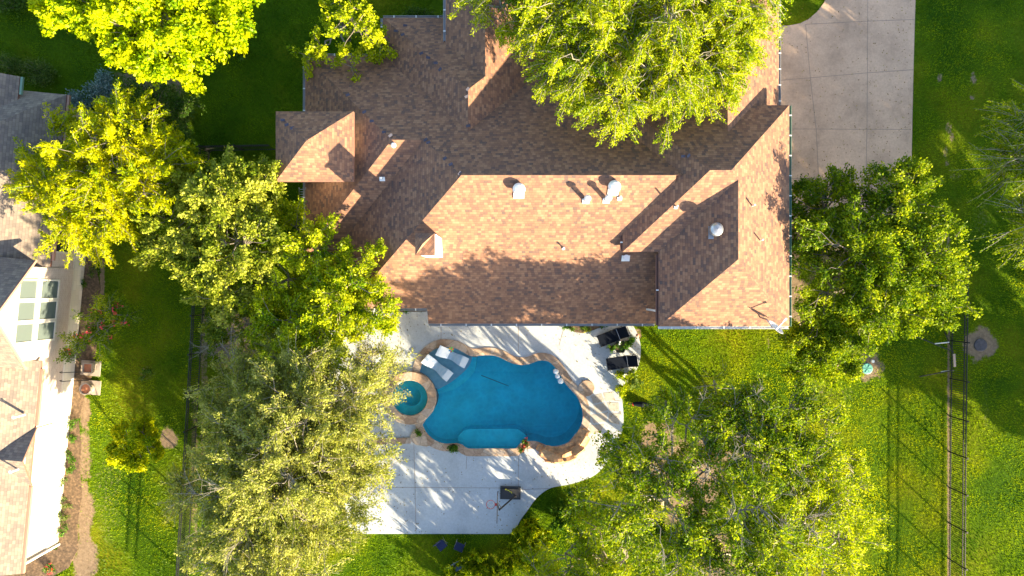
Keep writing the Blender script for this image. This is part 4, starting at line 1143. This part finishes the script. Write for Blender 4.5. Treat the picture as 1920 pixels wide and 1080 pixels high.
tree('small_tree', 'mid green tree in the shade behind the golden feathery tree', 'tree', (330, 260),
     [(300, 220, 3.6, 1.7, 1.1), (345, 300, 3.6, 1.4, 1.2), (355, 360, 3.6, 1.4, 1.1), (240, 215, 3.2, 1.3, .9)],
     LM['dark'], .17, 1.0, aspect=.4, spray=.6, cl_size=.22, trunk_r=.1)
tree('elm_tree', 'pale leaved elm over the left iron fence', 'tree', (410, 470),
     [(420, 380, 6.4, 1.9, 1.3), (335, 430, 5.8, 1.6, 1.1), (450, 450, 6.2, 1.9, 1.3), (420, 540, 5.6, 1.5, 1.0), (470, 350, 5.8, 1.2, .9), (300, 460, 5, 1.0, .7), (380, 490, 5.6, 1.3, .9), (425, 600, 4.6, .9, .6), (370, 350, 5.2, 1.0, .8), (440, 440, 3.0, 1.5, 1.3), (410, 520, 2.8, 1.1, 1.1)],
     LM['elm'], .19, 1.3, aspect=.6, spray=.75, cl_size=.2, droop=.1, shell=.45)
tree('elm_tree', 'green elm crowding the lower left corner of the main roof', 'tree', (610, 580),
     [(590, 480, 5.6, 1.5, 1.1), (640, 560, 6.0, 1.9, 1.3), (540, 600, 5.8, 1.8, 1.2), (690, 600, 5.4, 1.4, .9), (600, 640, 5.6, 1.5, 1.0), (560, 430, 4.6, 1.1, .8), (660, 500, 5.4, 1.2, .8), (520, 530, 5.0, 1.5, 1.1), (700, 560, 5, 1.0, .7), (600, 560, 3.0, 1.6, 1.3), (540, 610, 2.9, 1.5, 1.3), (640, 610, 2.8, 1.3, 1.0)],
     LM['elmtop'], .17, 1.15, aspect=.55, spray=.7, cl_size=.2, droop=.15, shell=.4)
tree('olive_tree', 'large silvery olive tree covering the lower left of the deck', 'tree', (560, 850),
     [(560, 760, 7.0, 2.5, 1.7), (460, 800, 6.4, 2.1, 1.4), (640, 760, 6.6, 2.0, 1.3), (540, 880, 7.2, 2.8, 1.8), (640, 880, 6.4, 1.9, 1.2), (420, 900, 5.8, 1.6, 1.1), (480, 980, 6.4, 2.3, 1.4), (590, 990, 6.2, 2.0, 1.2), (450, 720, 5.6, 1.6, 1.1), (560, 680, 5.6, 1.6, 1.0), (370, 930, 5, 1.0, .7), (500, 830, 6.4, 2.2, 1.2), (590, 820, 6.4, 2.0, 1.2), (520, 940, 6.4, 2.2, 1.2), (520, 1070, 6, 2.2, 1.3), (430, 1040, 5.6, 1.6, 1.0), (480, 860, 3.1, 2.2, 1.4), (600, 900, 3.1, 2.1, 1.4), (540, 990, 3.0, 2.2, 1.3), (570, 760, 3.2, 1.9, 1.3), (470, 760, 3.2, 1.6, 1.2)],
     LM['silver'], .17, 1.5, aspect=.4, spray=1.1, cl_size=.2, droop=.2, shell=.35, bark='bark_pale', bare=.1)
tree('olive_tree', 'thin silvery branches reaching over the deck towards the round spa', 'tree', (650, 700),
     [(720, 660, 5.2, 1.2, .8), (726, 706, 5.0, .9, .6), (690, 700, 5.4, 1.2, .8), (705, 760, 5.4, 1.1, .8), (660, 720, 5.0, 1.1, .8), (700, 880, 4.8, 1.0, .6), (665, 810, 5, 1.0, .7)],
     LM['silver'], .14, .6, aspect=.4, spray=1.1, cl_size=.16, droop=.2, shell=.3, bark='bark_pale', bare=.08, trunk_r=.12)
tree('small_tree', 'sparse light green tree at the north west roof corner', 'tree', (655, 75),
     [(665, 50, 5.0, 1.2, 1.3), (640, 10, 5.2, 1.1, 1.0), (600, 85, 4.2, .8, .6), (690, 70, 4.2, 1.1, .8), (660, 120, 3.8, 1.0, .5), (715, 80, 3.8, .7, .5), (585, 110, 3.6, .6, .4)],
     LM['elmtop'], .17, .65, aspect=.7, spray=.55, cl_size=.16, droop=.1, trunk_r=.1, cdens=.75)
tree('cedar_elm', 'big yellow green tree with drooping sprays over the north roof', 'tree', (1170, -20),
     [(1150, 60, 9.2, 3.0, 1.6), (1260, 90, 9.0, 2.8, 1.5), (1050, 30, 8.6, 2.2, 1.3), (1350, 70, 8.6, 2.1, 1.2), (1160, 160, 8.8, 2.0, 1.1), (1255, 160, 8.6, 1.8, 1.0), (1335, 130, 8.4, 1.6, .9), (1060, 115, 8.2, 1.4, .8), (940, 10, 8.0, 1.6, .9), (1170, 200, 8.1, 1.1, .6), (1250, 0, 9.8, 3.0, 1.6), (1100, -60, 9.6, 3.2, 1.8), (1380, -20, 9, 2.2, 1.2), (980, -60, 8.6, 2.2, 1.2), (1100, 170, 8.0, 1.1, .5), (1320, 175, 8.0, .8, .5), (1395, 90, 8.0, .9, .6)],
     LM['elmtop'], .15, 1.45, aspect=.42, spray=1.0, cl_size=.16, droop=.55, shell=.4, trunk_r=.28, bark='bark_pale')
tree('oak_tree', 'rounded green oak between the driveway and the right fence', 'tree', (1600, 480),
     [(1620, 470, 6.2, 2.9, 1.6), (1550, 390, 4.9, 2.0, 1.2), (1670, 400, 6.0, 2.0, 1.2), (1700, 500, 6.4, 2.3, 1.3), (1560, 520, 5.2, 2.0, 1.2), (1650, 580, 5.8, 1.9, 1.1), (1740, 560, 5.4, 1.3, .9), (1540, 600, 4.4, 1.5, .9), (1700, 360, 6.0, 1.3, .9), (1550, 650, 4.0, 1.3, .8), (1770, 520, 5.8, .9, .7), (1505, 460, 4.2, 1.0, .9), (1515, 380, 4, 1.0, .8), (1590, 630, 4.8, 1.2, .8), (1510, 680, 3.2, 1.1, .6), (1570, 690, 3.2, 1.0, .6), (1500, 610, 3.4, 1.0, .7)],
     LM['oak'], .17, 1.1, aspect=.55, spray=.65, cl_size=.24, droop=.1, shell=.45, trunk_r=.26)
tree('willow_elm', 'wispy tree hanging in from the right edge above the open lawn', 'tree', (1960, 330),
     [(1935, 230, 6.4, 1.4, 1.0), (1925, 320, 6.6, 1.5, 1.1), (1940, 420, 6.6, 1.6, 1.1), (1995, 300, 7.4, 2.3, 1.5), (2010, 430, 7, 2.1, 1.3), (1880, 290, 5.8, .8, .5)],
     LM['oak'], .16, .9, aspect=.35, spray=1.3, cl_size=.16, droop=.45, shell=.4, bark='bark_pale')
# lower right grove
tree('live_oak', 'dark green oak nearest the deck curve in the lower right grove', 'tree', (1235, 905),
     [(1220, 860, 7.7, 1.8, 1.2), (1180, 920, 7.3, 1.7, 1.1), (1290, 800, 7.5, 1.6, 1.1), (1250, 960, 7.9, 1.9, 1.2), (1140, 850, 4.4, .8, .5), (1330, 880, 8.1, 1.5, 1.1), (1180, 830, 4.8, .9, .6), (1250, 755, 5.0, .9, .6), (1180, 990, 4.6, 1.5, .9), (1100, 940, 3.2, .9, .6)],
     LM['oak'], .17, .6, aspect=.55, spray=.7, cl_size=.2, shell=.5, droop=.1, bare=.08, bark='bark_pale')
tree('live_oak', 'oak with grey twigs showing at the top of the lower right grove', 'tree', (1400, 850),
     [(1390, 780, 7.0, 1.9, 1.3), (1450, 760, 6.6, 1.6, 1.1), (1350, 770, 6.2, 1.4, 1.0), (1420, 850, 7.4, 2.2, 1.4), (1500, 800, 6.6, 1.7, 1.1), (1340, 715, 5.2, .9, .6), (1480, 870, 7, 1.8, 1.2)],
     LM['oak'], .17, .6, aspect=.55, spray=.7, cl_size=.2, shell=.5, droop=.1, bare=.1, bark='bark_pale')
tree('live_oak', 'yellowish oak on the sunlit right side of the lower right grove', 'tree', (1540, 940),
     [(1520, 870, 6.4, 1.8, 1.2), (1560, 930, 6.2, 1.7, 1.1), (1500, 960, 7.0, 2.0, 1.3), (1570, 1010, 6.0, 1.6, 1.1), (1520, 1050, 6.6, 2.0, 1.2), (1590, 890, 5.2, 1.0, .6), (1610, 970, 5.0, .8, .5)],
     LM['elmtop'], .16, .6, aspect=.5, spray=.75, cl_size=.2, shell=.5, droop=.15, bare=.08, bark='bark_pale')
tree('live_oak', 'oak at the bottom middle of the lower right grove', 'tree', (1390, 1010),
     [(1400, 960, 8.5, 2.0, 1.3), (1330, 1010, 7.9, 1.8, 1.2), (1450, 1040, 8.3, 2.1, 1.3), (1370, 1070, 7.7, 1.8, 1.1), (1270, 1040, 7.5, 1.6, 1.1)],
     LM['oak'], .17, .6, aspect=.55, spray=.7, cl_size=.2, shell=.5, droop=.1, bare=.08, bark='bark_pale')
tree('live_oak', 'low green tree at the bottom edge left of the grove', 'tree', (1130, 1040),
     [(1120, 990, 3.0, 1.5, .8), (1180, 1030, 3.6, 1.7, .9), (1060, 1040, 2.6, 1.5, .8), (1120, 1085, 3.2, 1.8, .9), (1200, 970, 4.2, 1.2, .8), (1010, 1075, 2.0, 1.2, .6)],
     LM['elmtop'], .2, .6, aspect=.35, spray=.8, cl_size=.2, shell=.4, droop=.2)
tree('young_tree', 'round golden young tree alone on the left lawn', 'tree', (262, 838),
     [(260, 835, 2.7, 1.3, 1.1), (238, 846, 2.3, .8, .7), (283, 828, 2.3, .8, .7), (262, 852, 2.3, .8, .7)],
     LM['feather'], .16, 1.8, cdens=1.5, aspect=.6, spray=.32, cl_size=.16, shell=.5, trunk_r=.05, droop=.1)
tree('crape_myrtle', 'red flowered crape myrtle in the mulch bed by the neighbour wall', 'tree', (195, 615),
     [(190, 590, 3.0, 1.0, .8), (175, 640, 2.8, .9, .7), (225, 600, 2.8, .8, .6), (210, 570, 2.8, .7, .6), (150, 655, 2.2, .7, .5)],
     LM['oak'], .14, .65, aspect=.5, spray=.6, cl_size=.2, shell=.4, trunk_r=.06, droop=.1, flowers=(M['flower_red'], 16))
tree('dry_tree', 'leafless grey twiggy tree between the elms and the olive tree', 'tree', (455, 640),
     [(450, 630, 3.2, 1.3, .8), (425, 650, 3.0, .9, .6), (480, 610, 3.2, .9, .6)],
     LM['elm'], .1, .1, aspect=.5, spray=.9, cl_size=.15, shell=.4, trunk_r=.08, bare=1.0, bark='bark_pale')
# trees standing beyond the right and lower edges, whose shade falls across the lawn and the drive
off = [((2130, 700), 10, 3.6, 'tall tree beyond the right edge level with the manhole'), ((2270, 820), 11, 4.2, 'tall tree beyond the right edge shading the open lawn'), ((2290, 1060), 11, 4.4, 'tall tree beyond the lower right edge'), ((2260, 420), 10, 4.2, 'broad tree past the upper right edge'), ((2500, 650), 12, 4.5, 'farthest tree to the right of the lawn'), ((1190, 1240), 8, 3.0, 'tree just past the bottom edge below the deck')]
for (bx, by), z, r, lb in off:
    X0 = bx
    gx, gy = G(bx, by)
    lob = []
    for dx, dy, dz, q in [(0, 0, 0, .8), (.6, .3, -1.5, .6), (-.6, .2, -1.6, .6), (.1, -.7, -1.6, .6), (0, .7, -1.8, .6), (-.4, -.5, -3, .6), (.5, -.4, -3.2, .6)]:
        zz = z - r * .5 + dz * .8; X = gx + dx * r; Y = gy + dy * r; s = F / (H - zz)
        lob.append((960 + X * s, 540 - Y * s, zz, r * q, r * q * .62))
    tree('shade_tree', lb, 'tree', (bx, by), lob, LM['oak'], .4, {2130: .3, 1190: .24, 2270: .35}.get(X0, .85), aspect=.6, spray=.9, cl_size=.35, shell=.35, cdens={1190: .17, 2130: .2, 2270: .25}.get(X0, .55), trunk_r=.3)

# ------------------------------------------------------------------ shrubs and low plants
def B(px, py, rx, ry, h, mat, n, leaf, label, cat='shrub', name='shrub', rz=0, **kw):
    return bush(name, label, cat, G(px, py), rx / 33, ry / 33, h, LM[mat], n, leaf, rz, **kw)
B(25, 125, 38, 18, 1.1, 'hedge', 2600, .1, 'clipped hedge at the left edge, outer end', name='hedge', cat='hedge', rz=-.25)
B(85, 143, 34, 24, 1.2, 'hedge', 2600, .1, 'rounded end of the hedge beside the neighbour roof', name='hedge', cat='hedge', rz=-.4)
B(30, 8, 45, 26, 2.0, 'dark', 1800, .13, 'dark shrub in the top left corner of the lawn')
B(208, 172, 42, 30, 1.6, 'blue', 2200, .14, 'bluish flowering shrub behind the golden feathery tree', flowers=(M['flower_white'], 5))
B(158, 200, 34, 24, 1.4, 'blue', 1600, .14, 'bluish shrub touching the corner of the neighbour roof')
B(270, 185, 44, 36, 1.5, 'dark', 2200, .14, 'dark shrub with pink blooms below the maple', flowers=(M['flower_pink'], 4))
B(330, 195, 34, 34, 1.4, 'hedge', 1700, .13, 'mixed green shrub at the end of the shaded bed')
B(345, 240, 30, 50, 1.2, 'hedge', 1500, .13, 'low green shrub along the edge of the left lawn')
B(450, 100, 26, 22, 1.6, 'pot', 900, .16, 'low green clump alone on the shaded north lawn')
B(788, 35, 40, 16, .9, 'dark', 1500, .12, 'dark shrub row against the north wall of the house')
for px, py, r, lb in [(141, 792, 13, 'small green shrub in the mulch bed just below the barrel planter'), (140, 818, 11, 'small green shrub second in the mulch bed row'), (136, 855, 12, 'small green shrub third in the mulch bed row'), (134, 880, 9, 'smallest green shrub in the middle of the mulch bed row'), (122, 903, 13, 'dark round shrub touching the white wall'), (123, 944, 13, 'dark round shrub low on the white wall'), (122, 968, 10, 'small shrub below the dark round pair'), (122, 994, 12, 'last green shrub at the lower end of the mulch bed'), (153, 533, 13, 'bright green shrub against the wall under the tall windows'), (97, 1063, 10, 'low shrub with red blooms at the corner of the mulch bed'), (178, 505, 14, 'dim low plant in the shaded top of the mulch bed'), (275, 700, 16, 'faint weedy clump on the left lawn')]:
    B(px, py, r, r, .5 if r < 15 else .25, 'hedge' if 'dark' in lb or 'dim' in lb else 'pot', 260, .09, lb, flowers=(M['flower_red'], 8) if 'red' in lb else None)
B(1068, 615, 12, 8, .5, 'pot', 260, .1, 'bright green plant at the left of the curved bed under the gutter', 'plant', 'bed_plant')
B(1095, 612, 10, 7, .45, 'dark', 220, .1, 'dark plant in the middle of the curved bed under the gutter', 'plant', 'bed_plant')
B(1100, 619, 8, 4, .3, 'elmtop', 120, .09, 'yellowish plant at the front of the curved bed', 'plant', 'bed_plant')
B(1128, 608, 10, 5, .4, 'pot', 160, .1, 'green plant at the right end of the curved bed', 'plant', 'bed_plant')
B(764, 580, 8, 6, .5, 'pot', 160, .1, 'round green plant in the narrow bed beside the roof step', 'plant', 'bed_plant')
B(788, 579, 8, 4, .3, 'dark', 120, .08, 'low dark plant at the right of the narrow bed', 'plant', 'bed_plant')
B(1172, 700, 20, 16, .9, 'oak', 900, .12, 'leafy shrub below the level black chaise', flowers=(M['flower_white'], 5))
B(1160, 728, 12, 16, .8, 'elmtop', 600, .12, 'yellow green shrub spilling onto the deck edge below the chaises')
B(1190, 722, 14, 18, .7, 'hedge', 450, .12, 'shaded shrub on the lawn side of the deck edge')
for px, py, r, lb in [(900, 1055, 40, 'tall strappy grass clump below the deck centre'), (860, 1075, 38, 'tall strappy grass clump at the bottom edge under the folding chairs'), (960, 1040, 38, 'tall strappy grass clump reaching over the deck corner'), (985, 985, 24, 'strappy leaves overhanging the curved deck edge'), (1010, 1010, 34, 'dense strappy clump beside the deck curve'), (1060, 960, 34, 'shaded strappy clump below the deck curve'), (930, 1085, 40, 'strappy clump lowest at the bottom edge')]:
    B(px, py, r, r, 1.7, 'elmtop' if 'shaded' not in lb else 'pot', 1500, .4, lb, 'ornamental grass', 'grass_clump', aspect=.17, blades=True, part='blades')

# ------------------------------------------------------------------ grass
NG = 620000
X = rng.uniform(-31, 31, NG); Y = rng.uniform(-18.5, 18.5, NG)
excl = [offset_poly(deck_w, .03), offset_poly(drive_w, .02), [G(x, y) for x, y in mulch_px],
        [(-10.3, -.5), (-3.9, -.5), (-3.9, -1.3), (12.8, -1.3), (12.7, 19), (-2.8, 19), (-6.2, 13.6), (-10.3, 11.6)],
        [tuple(N(u, w_, 0)[:2]) for u, w_ in [(-7.9, 0), (NL, 0), (NL, -14), (-7.9, -14)]]]
kp = np.ones(NG, bool)
for e in excl: kp &= ~inpoly(X, Y, e)
sv = soil_at(X, Y); kp &= rng.random(NG) > sv * 1.15
kp &= (X - 26.6) ** 2 + (Y + 3.24) ** 2 > .4 ** 2
kp &= (X - 20.15) ** 2 + (Y + 4.57) ** 2 > .33 ** 2
X = X[kp]; Y = Y[kp]; n = len(X)
base = np.stack([X, Y, np.zeros(n)], 1)
h = rng.uniform(.04, .10, n)
ang = rng.random(n) * 6.283
lean = rng.uniform(.3, 1.2, n)
tip = base + np.stack([np.cos(ang) * h * lean, np.sin(ang) * h * lean, h], 1)
pa = ang + 1.57 + rng.normal(size=n) * .5; wd = rng.uniform(.012, .024, n)
sd = np.stack([np.cos(pa) * wd, np.sin(pa) * wd, np.zeros(n)], 1)
V = np.stack([base - sd, base + sd, tip], 1)
tone = np.clip(.45 + .28 * vnoise(X, Y, 1.6) + .16 * vnoise(X, Y, .5) + rng.normal(size=n) * .07 + .26 * np.clip((-Y - 1) / 5, 0, 1) * np.clip((X - 4) / 6, 0, 1) * np.clip((25 - X) / .6, 0, 1) - .3 * np.clip((Y - 2) / 6, 0, 1) * np.clip((4 - X) / 8, .3, 1), 0, 1)  # north lawn blades darkened: the shade of the house is put into the tone
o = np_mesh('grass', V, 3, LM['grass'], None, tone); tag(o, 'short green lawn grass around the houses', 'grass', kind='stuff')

# fallen leaves on the paving and in the roof valleys
nl = 1500
lx = rng.uniform(-11, 8, nl * 3); ly = rng.uniform(-14.5, -1.5, nl * 3)
ok = inpoly(lx, ly, offset_poly(deck_w, -.1)) & ~inpoly(lx, ly, offset_poly(pool_w, .05)) & ((lx - SPA[0]) ** 2 + (ly - SPA[1]) ** 2 > 1.6 ** 2)
dd = np.exp(-np.abs(lx - 6.5) / 2.2) + np.exp(-np.abs(lx + 9) / 2.5) + .12
ok &= rng.random(len(lx)) < dd
a_ = np.stack([lx[ok], ly[ok], np.full(ok.sum(), DZ + .018)], 1)
dx = rng.uniform(15.4, 22.7, 1100); dy = rng.uniform(4, 17, 1100); k2 = rng.random(1100) < np.exp(-(22.7 - dx) / 2.5) + np.exp(-(dy - 4) / 3) + .08
b_ = np.stack([dx[k2], dy[k2], np.full(k2.sum(), .045)], 1)
pp = np.concatenate([a_, b_])
ax_ = rng.normal(size=pp.shape); ax_[:, 2] *= .15
o = np_mesh('fallen_leaves', leaf_quads(pp, ax_, rng.uniform(.04, .1, len(pp)), .6, 4.), 4, leaf_mat('dry_leaves', [(.12, .07, .03), (.22, .15, .05), (.3, .26, .06)], .2), None, rng.random(len(pp)))
tag(o, 'scattered brown fallen leaves on the deck and driveway', 'leaf litter', kind='stuff')
